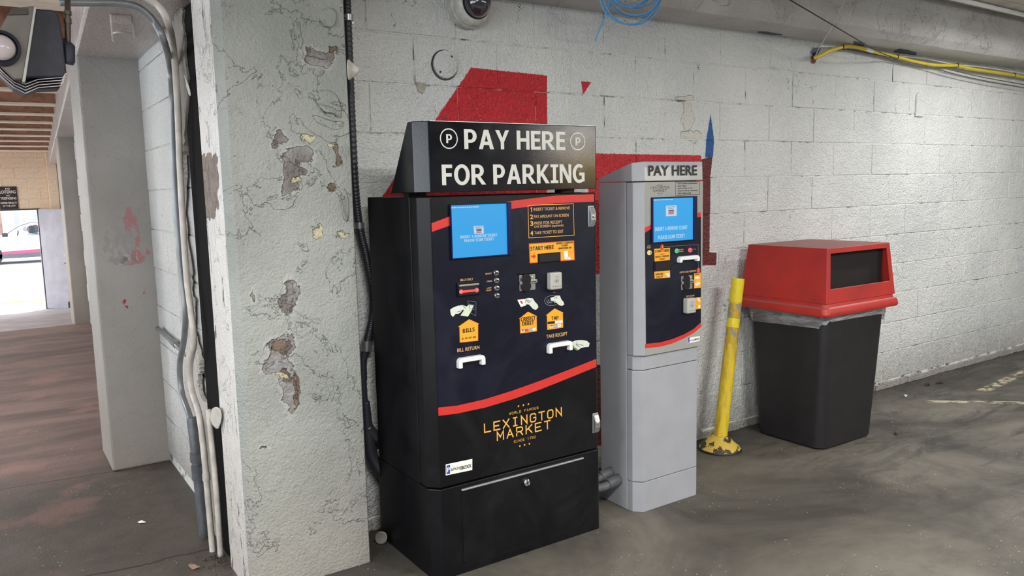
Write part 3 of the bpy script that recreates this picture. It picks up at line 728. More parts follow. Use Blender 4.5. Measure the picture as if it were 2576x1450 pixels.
AMBR = plain('amber_lettering', rgb(236, 176, 74), .5, var=.02)
TAN = plain('tan_lettering', rgb(214, 168, 112), .5, var=.02)
INK = plain('black_ink', rgb(22, 20, 24), .45, var=0)
HANDW = plain('pale_hand_print', rgb(214, 220, 208), .5, var=.02)
PW = plain('white_plastic', rgb(232, 234, 236), .35, var=.02)
CHR = plain('chrome', rgb(215, 215, 218), .18, 1.0, var=.02)
LATCH = plain('cast_latch_metal', rgb(190, 192, 192), .3, .85, var=.05)
SLOT = plain('slot_black', rgb(6, 6, 8), .5, var=0)
BLUEP = plain('blue_print', rgb(38, 74, 150), .5, var=0)
WHP = plain('white_label', rgb(236, 236, 230), .5, var=0)
GRYP = plain('grey_plastic', rgb(178, 178, 172), .4, var=.03)
LOBE = plain('black_bezel', rgb(30, 28, 30), .25, var=.02)
SCR = emit('screen_blue_glow', rgb(32, 176, 252), .92); SCW = emit('screen_white_glow', rgb(214, 240, 255), .85)
SCN = emit('screen_navy_glow', rgb(18, 30, 96), .4); SCP = emit('screen_logo_red', rgb(226, 130, 150), .8); SCB = emit('screen_logo_blue', rgb(84, 96, 170), .8)
EDGEW = plain('pale_edge_strip', rgb(190, 196, 200), .35, .6)  # pale strip along the hatch and sign top edges

def u_handle(parent, x0, x1, z0, z1, Y, name='receipt_mouth'):
    w = (z1-z0); poly = []
    R = min(.012, w*.5); t = .016
    out = [(x0, z0), (x0, z1-R), (x0+R*.35, z1-R*.3), (x0+R, z1), (x1-R, z1), (x1-R*.35, z1-R*.3), (x1, z1-R), (x1, z0), (x1-t, z0), (x1-t, z1-t*1.05), (x0+t, z1-t*1.05), (x0+t, z0)]
    h = obj(name, MB().prism_y(out, Y-.022, Y), PW, parent, bevel=.0025)
    obj('mouth_slot', MB().box(x0+t-.001, x1-t+.001, Y-.0035, Y, z0+w*.25, z1-t*1.0), SLOT, h)
    return h
def latch(parent, x, z, Y, h=.078):
    l = obj('latch', MB().prism_x([(Y, z-h/2), (Y-.012, z-h/2), (Y-.02, z-h*.2), (Y-.02, z+h*.12), (Y-.008, z+h/2), (Y, z+h/2)], x-.013, x+.013), LATCH, parent, bevel=.003)
    obj('lock_plate', MB().box(x-.016, x+.014, Y-.004, Y, z-h*.56, z+h*.56), LATCH, l, bevel=.001)
    obj('key_lock', MB().lathe([(.0075, 0), (.0075, .004), (.006, .005)], (x, Y-.02, z+.001), '-y', 18).box(x-.0012, x+.0012, Y-.0262, Y-.0249, z-.004, z+.006), CHR, l)
    return l
def button(parent, x, z, Y, r=.0085, glow=None):
    b = obj('push_button', MB().lathe([(r*1.25, 0), (r*1.25, .003), (r, .005), (r*.95, .009), (r*.6, .010)], (x, Y, z), '-y', 20), CHR if glow is None else glow, parent, smooth=SM)
    obj('key_cap', MB().lathe([(r*.45, .0), (r*.4, .0015)], (x, Y-.0102, z), '-y', 12), SLOT if glow is None else CHR, b)
    return b
def card_reader(parent, x0, x1, z0, z1, Y):
    w, h = x1-x0, z1-z0
    c = obj('card_reader', MB().box(x0, x1, Y-.004, Y, z0, z1), LATCH, parent, bevel=.001)
    cx = x0+w*.36; r = w*.29
    pts = ring_path(cx, z0+h*.72, r, r, 14, -.8, PI+.8)+ring_path(cx, z0+h*.30, r, r, 14, PI-.8, 2*PI+.8)
    obj('thumb_guard', MB().prism_y(pts, Y-.013, Y-.003), LOBE, c, bevel=.002)
    obj('card_mouth', MB().box(x0+w*.55, x1+w*.06, Y-.012, Y-.003, z0+h*.44, z0+h*.66), LATCH, c, bevel=.0015); obj('guide_tab', MB().box(x0-w*.02, x0+w*.18, Y-.01, Y-.003, z0+h*.42, z0+h*.62), LATCH, c, bevel=.0015)
    obj('card_slot', MB().box(x0+w*.2, x1-w*.06, Y-.0138, Y-.0115, z0+h*.53, z0+h*.565), SLOT, c)
    obj('status_light', MB().lathe([(.003, 0), (.0015, .002)], (x0+w*.82, Y-.004, z0+h*.86), '-y', 10), emit('status_glow', rgb(236, 250, 170), 1.0), c)
    return c
def tap_reader(parent, x0, x1, z0, z1, Y, dpt=.03):
    w, h = x1-x0, z1-z0
    t = obj('tap_reader', MB().box(x0, x1, Y-dpt, Y, z0, z1), GRYP, parent, bevel=.006, seg=3)
    mb = MB(); cx, cz = (x0+x1)/2, z0+h*.5
    stroke(mb, ring_path(cx, cz, w*.17, h*.085), .0008, Y-dpt-.0004)
    for k in range(3): stroke(mb, ring_path(cx-w*.07, cz, w*(.04+.035*k), h*(.02+.018*k), 8, -.9, .9), .0009, Y-dpt-.0004)
    for k, s in enumerate((.2, .4, .58, .78)): mb.add([(x0+w*s-.0022, Y-dpt-.0004, z0+h*.17), (x0+w*s+.0022, Y-dpt-.0004, z0+h*.17), (x0+w*s+.0022*(1 if k % 2 else .3), Y-dpt-.0004, z0+h*.21), (x0+w*s-.0022, Y-dpt-.0004, z0+h*.215)], [(0, 1, 2, 3)])
    obj('tap_symbol', mb, INK, t)
    mb = MB(); 
    for k in range(4): stroke(mb, ring_path(cx-w*.12+k*w*.08, z0+h*.73, .0012, .0015, 6, 0, PI), .0008, Y-dpt-.0004)
    obj('maker_mark', mb, INK, t)
    return t
def hand_print(parent, outline, lines, Y, extra=None):
    o = flat(xz(outline, Y), Y-.0008, HANDW, parent, 'hand_print')
    mb = MB()
    for l in lines: stroke(mb, xz(l, Y), .0014, Y-.0016)
    obj('finger_lines', mb, INK, o)
    return o
def arrow_label(parent, pts, Y, name='house_shaped_label'):
    P = xz(pts, Y); cx = sum(p[0] for p in P)/len(P); cz = sum(p[1] for p in P)/len(P)
    o = flat(P, Y-.0006, ORED, parent, name)
    flat([(cx+(x-cx)*.955, cz+(z-cz)*.965) for x, z in P], Y-.0010, ORNG, o, 'label_face')
    return o
def card_marks(parent, x0, x1, z0, z1, Y, n=4):
    cols = [(WHP, BLUEP), (ORED, REDS), (plain('card_cyan', rgb(80, 150, 200), .5, var=0), WHP), (WHP, ORNG)]
    w = (x1-x0)/n
    for k in range(n):
        a, b = cols[k+(4-n if n < 4 and k > 0 else 0)]
        m_ = flat([(x0+k*w+w*.06, z0), (x0+(k+1)*w-w*.06, z0), (x0+(k+1)*w-w*.06, z1), (x0+k*w+w*.06, z1)], Y-.0016, a, parent, 'card_mark')
        if a is WHP and k == 0: flat([(x0+w*.12, z0+(z1-z0)*.66), (x0+w*.88, z0+(z1-z0)*.66), (x0+w*.88, z1), (x0+w*.12, z1)], Y-.002, BLUEP, m_, 'stripe'); text('VISA', x0+w*.16, x0+w*.84, z0+(z1-z0)*.18, z0+(z1-z0)*.56, Y-.002, BLUEP, m_, .02)
        elif a is ORED: flat(ring_path(x0+k*w+w*.34, (z0+z1)/2, w*.25, (z1-z0)*.42, 12)[:-1], Y-.002, b, m_, 'disc')
        else: flat([(x0+k*w+w*.2, z0+(z1-z0)*.3), (x0+k*w+w*.8, z0+(z1-z0)*.4), (x0+k*w+w*.8, z0+(z1-z0)*.62), (x0+k*w+w*.2, z0+(z1-z0)*.55)], Y-.002, b, m_, 'stripe')

# ================================================================== big black pay station
YF = 2.468; XL, XR = 1.27, 2.063; YB = 2.93; c_ = .036
kiosk = thing('payment_kiosk', 'tall black parking payment kiosk with large sign box, standing beside the peeling pillar', 'kiosk', loc=(1.66, 2.7, 0))
def plan(x0, x1, y0, y1, c, rc=.012): return [(x0+c, y0), (x1-rc, y0), (x1, y0+rc), (x1, y1), (x0, y1), (x0, y0+c)]
zp = .352
base = obj('plinth', MB().prism(plan(XL+.003, XR+.003, YF-.001, YB+.02, c_), 0, zp-.003), KB, kiosk, bevel=.003)
cab = obj('cabinet', MB().prism([(XL, YF+.092), (XR, YF+.092), (XR, YB), (XL, YB)], zp, 1.42), KB, kiosk, bevel=.004)
obj('door_gasket', MB().box(XL+.006, XR-.006, YF+.085, YF+.093, zp+.004, 1.412), SLOT, kiosk)
door = obj('front_door', MB().prism(plan(XL, XR, YF, YF+.086, c_), zp+.003, 1.418), KB, kiosk, bevel=.003)
# hatch in the plinth
ha, hb = atY(1160, 1232, YF), atY(1466, 1157, YF)
hx0, hx1, hz1 = ha.x, hb.x, (ha.z+hb.z)/2; hz0 = .035
hat = obj('service_hatch', MB().box(hx0, hx1, YF-.005, YF, hz0, hz1), KB, base, bevel=.001)
obj('hatch_gap', MB().box(hx0-.004, hx0, YF-.0022, YF, hz0-.004, hz1).box(hx1, hx1+.004, YF-.0022, YF, hz0-.004, hz1).box(hx0, hx1, YF-.0022, YF, hz0-.005, hz0), SLOT, base)
obj('pale_hatch_edge', MB().box(hx0, hx1, YF-.0075, YF, hz1, hz1+.006), EDGEW, base, bevel=.001)
k_ = atY(1322, 1213, YF); hk = obj('hatch_lock', MB().lathe([(.014, 0), (.014, .008), (.011, .011), (.0105, .0105)], (k_.x, YF-.004, k_.z), '-y', 24), CHR, base, smooth=SM)
obj('key_slot', MB().box(k_.x-.0012, k_.x+.0012, YF-.0162, YF-.0148, k_.z-.005, k_.z+.005), SLOT, hk)
# door graphics
pol = lambda t, b: xz(t+b[::-1], YF)
up_t = [(1083,562),(1128,546),(1200,525),(1285,506),(1400,492),(1494,489)]; up_b = [(1083,584),(1128,569),(1200,546),(1285,526),(1400,511),(1494,508)]
lo_t = [(1102,1026),(1150,1021),(1220,1005),(1290,983),(1360,958),(1430,931),(1502,903)]; lo_b = [(1102,1047),(1150,1041),(1220,1026),(1290,1005),(1360,980),(1430,952),(1502,923)]
def clampx(P): return [(max(XL+c_+.002, min(XR-.013, x)), z) for x, z in P]
flat(clampx(xz(up_b+lo_t[::-1], YF)), YF-.0003, NAVY, door, 'navy_graphic')
flat(clampx(pol(up_t, up_b)), YF-.0006, REDS, door, 'red_swoosh'); flat(clampx(pol(lo_t, lo_b)), YF-.0006, REDS, door, 'red_swoosh')
# screen
def screen(parent, bx, sx, Y, depth=.010, nav=True):
    (x0, z1), (x1, z0) = bx; (a0, b1), (a1, b0) = sx
    fr = obj('screen_bezel', MB().box(x0, a0, Y-depth, Y, z0, z1).box(a1, x1, Y-depth, Y, z0, z1).box(a0, a1, Y-depth, Y, z0, b0).box(a0, a1, Y-depth, Y, b1, z1), gloss_black('bezel_reflection_navy', rgb(10, 16, 60), .3), parent, bevel=.001)  # navy bezel colour stands in for the screen's reflection in its recess
    s = obj('display', MB().box(a0, a1, Y-.002, Y, b0, b1), SCR, parent)
    return fr, s
P_ = lambda x, y, Y=YF: (lambda v: (v.x, v.z))(atY(x, y, Y))
_, dsp = screen(kiosk, (P_(1129, 514), (P_(1286, 650)[0], P_(1140, 653)[1])), (P_(1132, 517), (P_(1276, 640)[0], P_(1140, 650)[1])), YF)
x0, z1 = P_(1132, 517); 
YS = YF-.0022
ptext('INSERT & REMOVE TICKET', (1157, 599), (1251, 596), 7, YS, SCW, dsp, .03, True)
ptext('PLEASE SCAN TICKET', (1168, 608.5), (1242, 605.5), 7, YS, SCW, dsp, .03, True)
lg = flat(xz([(1191, 569), (1216, 568), (1217, 588), (1193, 589)], YS), YS-.0006, SCW, dsp, 'screen_logo')
flat(xz([(1198, 577), (1211, 576), (1211, 581), (1198, 582)], YS), YS-.0010, SCB, lg, 'logo_bar'); flat(xz([(1198, 583), (1211, 582), (1211, 586), (1198, 587)], YS), YS-.0010, SCP, lg, 'logo_bar')
ptext('LEXINGTON', (1194, 573), (1214, 572), 2.2, YS-.0004, SCB, lg, .02); ptext('MARKET', (1197, 576), (1211, 575.3), 2, YS-.0004, SCB, lg, .02)
mbx = MB(); rr_ = random.Random(2); xx, zz = P_(1134, 524.5); xe = P_(1204, 524)[0]
while xx < xe: w = rr_.uniform(.002, .009); mbx.add([(xx, YS-.0004, zz), (xx+w, YS-.0004, zz), (xx+w, YS-.0004, zz+.004), (xx, YS-.0004, zz+.004)], [(0, 1, 2, 3)]); xx += w+.002
obj('status_line', mbx, SCW, dsp)
# instruction box
fr_pts = xz([(1328, 517), (1442, 513), (1444, 592), (1330, 599)], YF); mb = MB()
stroke(mb, fr_pts, .0022, YF-.0009, True); ib = obj('instruction_frame', mb, AMBR, door)
for n_, a, b, t_, la, lb, y1, y2 in (('1', 1333, 1340, 'INSERT TICKET & REMOVE', 1342, 1433, 531, 527), ('2', 1333, 1341, 'PAY AMOUNT ON SCREEN', 1343, 1430, 549, 545.5),
        ('3', 1334, 1341, 'PRESS FOR RECEIPT', 1343, 1414, 566, 562), (None, 0, 0, 'ON SCREEN (optional)', 1343, 1417, 575, 571.5), ('4', 1334, 1341, 'TAKE TICKET TO EXIT', 1344, 1417, 590, 586)):
    if n_: ptext(n_, ((a+1.5) if n_ == '1' else a, y1+3), ((b-2) if n_ == '1' else b, y1+2.6), 12, YF, AMBR, ib, .03)
    ptext(t_, (la, y1), (lb, y2), 7.5, YF, TAN, ib, .012)
# start-here plate with slot
sp_ = flat(xz([(1330, 613), (1444, 605), (1446, 655), (1332, 663)], YF), YF-.0006, ORED, door, 'start_plate')
flat(xz([(1332, 615), (1442, 607), (1444, 653), (1334, 661)], YF), YF-.0010, ORNG, sp_, 'label_face')
ptext('START HERE', (1334, 631), (1393, 627), 10, YF-.001, INK, sp_, .03)
for t_, a, b, y1 in (('INSERT & REMOVE', 1399, 1441, 615), ('TICKET', 1412, 1429, 621), ('(BARCODE UP)', 1404, 1438, 628)): ptext(t_, (a, y1), (b, y1-2.5), 4.6, YF-.001, INK, sp_, .025)
flat(xz([(1336, 643), (1342, 643), (1342, 639), (1348, 645), (1342, 652), (1342, 648), (1336, 648)], YF), YF-.0016, REDS, sp_, 'red_arrow')
ts = obj('ticket_slot', MB().box(P_(1352, 640)[0], P_(1408, 640)[0], YF-.006, YF, P_(1380, 660)[1], P_(1380, 636.5)[1]), KB, kiosk, bevel=.001)
obj('slot_opening', MB().box(P_(1354, 640)[0], P_(1406, 640)[0], YF-.0075, YF-.003, P_(1380, 657)[1], P_(1380, 639)[1]), SLOT, ts)
tk = flat(xz([(1417, 633), (1427, 631), (1429, 651), (1420, 653)], YF), YF-.0016, WHP, sp_, 'ticket_print')
flat(xz([(1424, 648), (1432, 646), (1437, 652), (1432, 654), (1422, 653)], YF), YF-.002, HANDW, tk, 'hand_print')
# buttons
for (x, y), t_ in zip([(1247.5, 687), (1248.5, 706), (1249, 725), (1249.5, 744)], ('RECEIPT', 'CANCEL', 'LOST', '')):
    p = P_(x, y); button(kiosk, p[0], p[1], YF)
ptext('RECEIPT', (1221, 691), (1237, 690), 3.6, YF, TAN, door, .02); ptext('CANCEL', (1224, 710), (1238, 709), 3.6, YF, TAN, door, .02)
ptext('LOST', (1225, 727), (1236, 726.4), 3.6, YF, TAN, door, .02); ptext('TICKET', (1222, 733), (1236, 732), 3.6, YF, TAN, door, .02)
# bill acceptor
ptext('BILLS ONLY', (1158, 708), (1190, 705.5), 6, YF, TAN, door, .015)
ba = obj('bill_acceptor', MB().box(P_(1148, 712)[0], P_(1205, 712)[0], YF-.007, YF, P_(1176, 744)[1], P_(1176, 709.5)[1]), KB, kiosk, bevel=.0015)
obj('acceptor_lip', MB().box(P_(1151, 715)[0], P_(1201, 715)[0], YF-.014, YF-.006, P_(1176, 719)[1], P_(1176, 714.5)[1]), LATCH, ba, bevel=.001)
obj('acceptor_mouth', MB().box(P_(1151, 715)[0], P_(1201, 715)[0], YF-.009, YF-.006, P_(1176, 741)[1], P_(1176, 719)[1]), SLOT, ba)
a, b = P_(1157, 734), P_(1196, 729.5)
obj('red_glow_bar', MB().tube([(a[0], YF-.012, (a[1]+b[1])/2), (b[0], YF-.012, (a[1]+b[1])/2)], .0042, 10), emit('red_glow', rgb(255, 60, 60), 2.6), ba)
for q in (a, b): obj('red_glow_dot', MB().lathe([(.0085, 0), (.006, .006), (.002, .008)], (q[0], YF-.008, (a[1]+b[1])/2), '-y', 14), emit('red_glow_dot', rgb(255, 90, 90), 2.2), ba, smooth=True)
# bill hand picture
mb = MB(); stroke(mb, xz([(1176, 757), (1197, 760), (1197, 795), (1184, 788)], YF), .0012, YF-.0008, True); stroke(mb, xz([(1180, 765), (1192, 768), (1192, 780), (1182, 776)], YF), .0012, YF-.0008, True); obj('slot_drawing', mb, plain('grey_print', rgb(130, 130, 136), .5), door)
flat(xz([(1178, 767), (1191, 769), (1185, 784), (1177, 797), (1158, 794), (1168, 780)], YF), YF-.0006, plain('banknote_print', rgb(206, 220, 196), .5, var=.02), door, 'banknote_print')
hand_print(door, [(1132, 780), (1138, 775), (1150, 770), (1163, 768), (1176, 772), (1177, 778), (1171, 781), (1163, 781), (1158, 787), (1152, 790), (1146, 790), (1139, 798), (1134, 792)], [[(1150, 785), (1158, 783), (1166, 779)], [(1164, 770), (1172, 776)]], YF)
# credit hand picture
hand_print(door, [(1321, 752), (1330, 750), (1340, 751), (1345, 759), (1353, 768), (1354, 774), (1348, 780), (1341, 778), (1331, 767), (1322, 765), (1319, 759)], [[(1320, 763), (1323, 755), (1331, 757)], [(1326, 759), (1331, 761), (1336, 756)]], YF)
cc = flat(xz([(1301, 755), (1319, 752), (1324, 768), (1310, 773)], YF), YF-.0012, WHP, door, 'card_print')
flat(xz([(1307, 758), (1312, 757), (1315, 764), (1312, 765)], YF), YF-.0018, REDS, cc, 'red_arrow')
# tap hand picture
mb = MB(); stroke(mb, xz([(1369+0, 757), (1373, 749), (1383, 744.5), (1395, 744), (1404, 747)], YF), .001, YF-.0008); stroke(mb, xz([(1369, 757), (1372, 764), (1380, 769), (1392, 769), (1400, 766)], YF), .001, YF-.0008)
for k in range(3):
    x = 1376+k*4; stroke(mb, xz([(x, 753+k), (x-1, 757), (x+1, 761), (x+4, 764-k)], YF), .0014, YF-.0008)
obj('wave_drawing', mb, GRYP, door)
hand_print(door, [(1384, 750), (1393, 747), (1399, 744), (1408, 744), (1412, 754), (1418, 761), (1419, 767), (1413, 770), (1406, 768), (1398, 761), (1395, 762), (1392, 758), (1387, 758)], [[(1394, 751), (1398, 747), (1401, 751)], [(1393, 756), (1397, 760)]], YF)
# receipt hand
hand_print(door, [(1438, 861), (1447, 857), (1455, 856), (1466, 856), (1476, 858), (1483, 864), (1481, 873), (1470, 874), (1461, 876), (1455, 881), (1445, 874)], [[(1450, 868), (1456, 866), (1467, 870)], [(1452, 860), (1449, 867)], [(1449, 868), (1458, 873)]], YF)
flat(xz([(1437, 863), (1441, 866), (1446, 876), (1454, 881), (1452, 883), (1443, 877)], YF), YF-.0005, plain('green_print', rgb(120, 170, 90), .5), door, 'green_edge')
# card reader, tap reader
p0, p1 = P_(1306, 729), P_(1345, 691)
card_reader(kiosk, p0[0], p1[0], P_(1325, 731)[1], P_(1325, 691.5)[1], YF)
obj('reader_shade', MB().box(P_(1302, 688)[0], P_(1348, 688)[0], YF-.012, YF, P_(1325, 688)[1], P_(1325, 686)[1]), KB, kiosk)
tap_reader(kiosk, P_(1386, 700, YF-.03)[0], P_(1415, 700, YF-.03)[0], P_(1400, 729, YF-.03)[1], P_(1400, 686, YF-.03)[1], YF)
flat(xz([(1390, 737), (1398, 736.5), (1394, 733)], YF), YF-.0008, plain('dull_red_print', rgb(150, 60, 60), .5), door, 'red_pointer')
# house labels
l1 = arrow_label(door, [(1180, 803), (1206, 815), (1203, 816), (1203, 858), (1156, 863), (1155, 822), (1151, 823)], YF)
ptext('BILLS', (1164, 838), (1194, 834), 10, YF-.001, INK, l1, .03, True); ptext('$1  $5  $10  $20', (1162, 855), (1197, 851), 5, YF-.001, INK, l1, .02)
l2 = arrow_label(door, [(1328, 784), (1352, 796), (1350, 797), (1351, 834), (1308, 840), (1307, 802), (1304, 803)], YF)
ptext('CREDIT', (1310, 809), (1347, 805), 10, YF-.001, INK, l2, .03, True); ptext('DEBIT', (1314, 820), (1343, 816), 10, YF-.001, INK, l2, .03, True)
a, b = P_(1310, 833), P_(1348, 824); card_marks(l2, a[0], b[0], P_(1329, 834)[1], P_(1329, 827.5)[1], YF)
l3 = arrow_label(door, [(1395, 776), (1418, 787), (1416, 788), (1417, 825), (1376, 831), (1375, 793), (1372, 794)], YF)
ptext('TAP', (1387, 806), (1405, 804), 9, YF-.001, INK, l3, .03, True)
flat(xz([(1377, 810), (1395, 808), (1395, 814), (1377, 816)], YF), YF-.0016, INK, l3, 'pay_mark')
for k in range(2): flat(xz([(1396+k*9.5, 808-k), (1405+k*9.5, 807-k), (1405+k*9.5, 813-k), (1396+k*9.5, 814-k)], YF), YF-.0016, WHP, l3, 'pay_mark')
a, b = P_(1382, 823), P_(1411, 820); card_marks(l3, a[0], b[0], P_(1396, 824)[1], P_(1396, 817.5)[1], YF, 3)
ptext('BILL RETURN', (1150, 885), (1206, 880), 9, YF, TAN, door, .012); ptext('TAKE RECEIPT', (1374, 850), (1427, 846), 9, YF, TAN, door, .012)
u_handle(kiosk, P_(1147, 900)[0], P_(1214, 900)[0], P_(1180, 921)[1], P_(1180, 896)[1], YF)
u_handle(kiosk, P_(1374, 870)[0], P_(1433, 870)[0], P_(1404, 884)[1], P_(1404, 860)[1], YF)
latch(kiosk, P_(1486, 545)[0], P_(1486, 544)[1], YF, .075); latch(kiosk, P_(1497, 1063)[0], P_(1497, 1064)[1], YF, .075)
# market logo
mb = MB()
for x, y in ((1304, 1022), (1316.5, 1020), (1329, 1017.5)): p = P_(x, y); star(p[0], P_(1316, 1020)[1], .0055, YF-.0007, mb)
for x, y in ((1307.5, 1122), (1319.5, 1119.5), (1331.5, 1117.5)): p = P_(x, y); star(p[0], P_(1319, 1120)[1], .0055, YF-.0007, mb)
lo = obj('logo_stars', mb, AMBR, door)
logo_line('WORLD FAMOUS', (1281, 1043), (1354, 1030), 5.5, YF, AMBR, lo, .0012, .6)
logo_line('LEXINGTON', (1219, 1088), (1412, 1046), 20, YF, AMBR, lo, .0052, .62); logo_line('MARKET', (1251, 1107), (1384, 1079), 20, YF, AMBR, lo, .0052, .62)
logo_line('SINCE 1782', (1293, 1114), (1347, 1103), 5.5, YF, AMBR, lo, .0012, .6)
pb = flat(xz([(1121, 1169), (1188, 1155), (1188, 1183), (1121, 1197)], YF), YF-.0006, WHP, door, 'maker_label')
flat(xz([(1123, 1172), (1132, 1170), (1132, 1192), (1123, 1194)], YF), YF-.001, BLUEP, pb, 'blue_bar')
ptext('P', (1125, 1189), (1132, 1187.5), 12, YF-.001, WHP, pb, .02); ptext('arking', (1134, 1188.5), (1162, 1182.5), 12, YF-.0006, INK, pb, .0); ptext('BOXX', (1162, 1181.5), (1186, 1176.5), 9, YF-.0006, INK, pb, .03)
# sign box
YG = 2.437
sgn = obj('sign_box', MB().loft([[(1.258+.035, YG, 1.433), (2.034, YG, 1.433), (2.04, YG+.008, 1.433), (2.04, 2.67, 1.433), (1.25, 2.67, 1.433), (1.25, YG+.04, 1.433)],
     [(1.258+.035, YG, 1.677), (2.034, YG, 1.677), (2.04, YG+.008, 1.677), (2.04, YG+.075, 1.677), (1.25, YG+.075, 1.677), (1.25, YG+.04, 1.677)]]), KSIGN, kiosk, bevel=.003)
obj('sign_foot', MB().box(1.27, 1.34, 2.56, 2.6, 1.418, 1.436).box(1.95, 2.02, 2.56, 2.6, 1.418, 1.436), KB, kiosk)
obj('bright_top_edge', MB().box(1.30, 2.03, YG+.002, YG+.006, 1.6765, 1.6785), EDGEW, sgn)
ptext('PAY HERE', (1168, 376), (1422, 377), 48, YG, SILV, sgn, .028); ptext('FOR PARKING', (1112, 465), (1471, 461), 49, YG, SILV, sgn, .028, True)
for cx_, cy_, s_ in ((1129, 349, 1), (1453, 356, .86)):
    c0 = P_(cx_, cy_, YG); rx = P_(cx_+21*s_, cy_, YG)[0]-c0[0]; rz = c0[1]-P_(cx_, cy_+24.5*s_, YG)[1]; mb = MB(); stroke(mb, ring_path(c0[0], c0[1], rx, rz, 40)[:-1], .0042, YG-.0007, True); obj('ring_print', mb, SILV, sgn)
    heavy('P', c0[0]-rx*.32, c0[0]+rx*.40, c0[1]-rz*.46, c0[1]+rz*.46, YG-.0007, SILV, sgn)
adopt(kiosk)

# ================================================================== slim grey pay station
WGREY = plain('light_grey_powder_coat', rgb(160, 162, 168), .42, var=.03, scale=8, bump=.15, bscale=380)
WFACE = plain('warm_grey_face', rgb(156, 157, 151), .2, var=.02, scale=8)
SEAM = plain('dark_seam', rgb(40, 40, 42), .6, var=0)
slim = thing('payment_kiosk', 'slim light grey payment kiosk standing between the black kiosk and the yellow post', 'kiosk', loc=(2.48, 2.6, 0))
YW = 2.478; W0, W1 = 2.287, 2.668; WB = 2.722
def planw(x0, x1, y0, y1, c=.034): return [(x0+c, y0), (x1-.006, y0), (x1, y0+.006), (x1, y1), (x0, y1), (x0, y0+c)]
za = .170; zb1 = .630; zc = .708; zd = 1.452
zz = [P_(1700, 1190, YW)[1], P_(1700, 917, YW)[1], P_(1700, 872+9, YW)[1], P_(1700, 456, YW)[1]]
za, zb1, zc, zd = zz[0], zz[1], zz[2], zz[3]
obj('back_casing', MB().prism([(W0-.003, YW+.068), (W1, YW+.068), (W1, WB), (W0-.003, WB)], 0, zd), WGREY, slim, bevel=.003)
obj('foot_panel', MB().prism(planw(W0, W1-.008, YW, YW+.07), 0, za-.0015), WGREY, slim, bevel=.002)
obj('lower_door', MB().prism(planw(W0, W1-.008, YW, YW+.066), za+.0015, zb1-.0015), WGREY, slim, bevel=.002)
obj('middle_strip', MB().prism(planw(W0+.004, W1-.008, YW+.001, YW+.066), zb1+.0015, zc-.0015), WGREY, slim, bevel=.002)
obj('dark_seam', MB().prism(planw(W0+.006, W1-.014, YW+.006, YW+.07), .01, zd+.004), SEAM, slim)
ud = obj('upper_door', MB().prism(planw(W0-.002, W1+.010, YW-.012, YW+.060), zc+.0015, zd-.002), WGREY, slim, bevel=.002)
YU = YW-.012
# sloped top section with header
hd = obj('header_cap', MB().loft([[(W0+.032, YW-.010, zd+.002), (W1+.006, YW-.010, zd+.002), (W1+.006, WB, zd+.002), (W0-.003, WB, zd+.002), (W0-.003, YW+.026, zd+.002)],
    [(W0+.032, YW-.007, 1.541), (W1+.006, YW-.007, 1.541), (W1+.006, WB, 1.476), (W0-.003, WB, 1.476), (W0-.003, YW+.028, 1.537)]]), WGREY, slim, bevel=.003)
hf = flat([(W0+.036, zd+.004), (W1+.003, zd+.004), (W1+.003, 1.538), (W0+.036, 1.538)], YW-.0105, WFACE, hd, 'header_face')
YH = YW-.0110
for v in hf.data.vertices: v.co.y = YW-.0106+(v.co.z-zd)*.045
ptext('PAY HERE', (1631, 443), (1753, 441), 26, YH, INK, hd, .022)
uf = xz([(1622, 457), (1763, 457), (1763, 870), (1622, 889)], YU); U0 = W0+.034; U1 = W1+.004
flat([(U0, zc+.004), (U1, zc+.004), (U1, zd-.004), (U0, zd-.004)], YU-.0003, WFACE, ud, 'door_face')
Pu = lambda x, y: P_(x, y, YU)
def clu(P): return [(max(U0, min(U1, x)), z) for x, z in P]
flat(clu(xz([(1622, 579), (1640, 569), (1660, 562), (1700, 552), (1763, 544), (1763, 812), (1745, 828), (1720, 842), (1690, 854), (1660, 862), (1625, 866)], YU)), YU-.0005, NAVY, ud, 'navy_graphic')
flat(clu(xz([(1622, 573), (1640, 564), (1660, 556), (1700, 545), (1763, 534), (1763, 546), (1700, 556), (1660, 568), (1640, 575), (1622, 586)], YU)), YU-.0008, REDS, ud, 'red_swoosh')
flat(clu(xz([(1622, 866), (1660, 862), (1690, 854), (1720, 842), (1745, 828), (1764, 812), (1764, 822), (1745, 838), (1720, 852), (1690, 865), (1660, 873), (1622, 877)], YU)), YU-.0008, REDS, ud, 'red_swoosh')
_, ds2 = screen(slim, (Pu(1637, 497), (Pu(1750, 606)[0], Pu(1645, 612)[1])), (Pu(1640.5, 500.5), (Pu(1742, 604)[0], Pu(1645, 610)[1])), YU, .009)
YS = YU-.0022
ptext('INSERT & REMOVE TICKET', (1647, 581), (1729, 577), 9, YS, SCW, ds2, .03); ptext('PLEASE SCAN TICKET', (1655, 602), (1722, 598), 9, YS, SCW, ds2, .03)
lg = flat(xz([(1675, 518), (1702, 516.5), (1702, 543), (1675, 544.5)], YS), YS-.0006, SCW, ds2, 'screen_logo')
flat(xz([(1681, 529), (1695, 528), (1695, 532), (1681, 532.5)], YS), YS-.001, SCB, lg, 'logo_bar'); flat(xz([(1681, 533), (1695, 532.5), (1695, 539), (1681, 540)], YS), YS-.001, SCP, lg, 'logo_bar')
ptext('LEXINGTON', (1678, 523), (1698, 522), 3, YS-.0006, SCB, lg, .02); ptext('MARKET', (1681, 527), (1694, 526.3), 2.6, YS-.0006, SCB, lg, .02)
mbx = MB(); xx, zz_ = Pu(1642, 505); xe = Pu(1690, 503)[0]
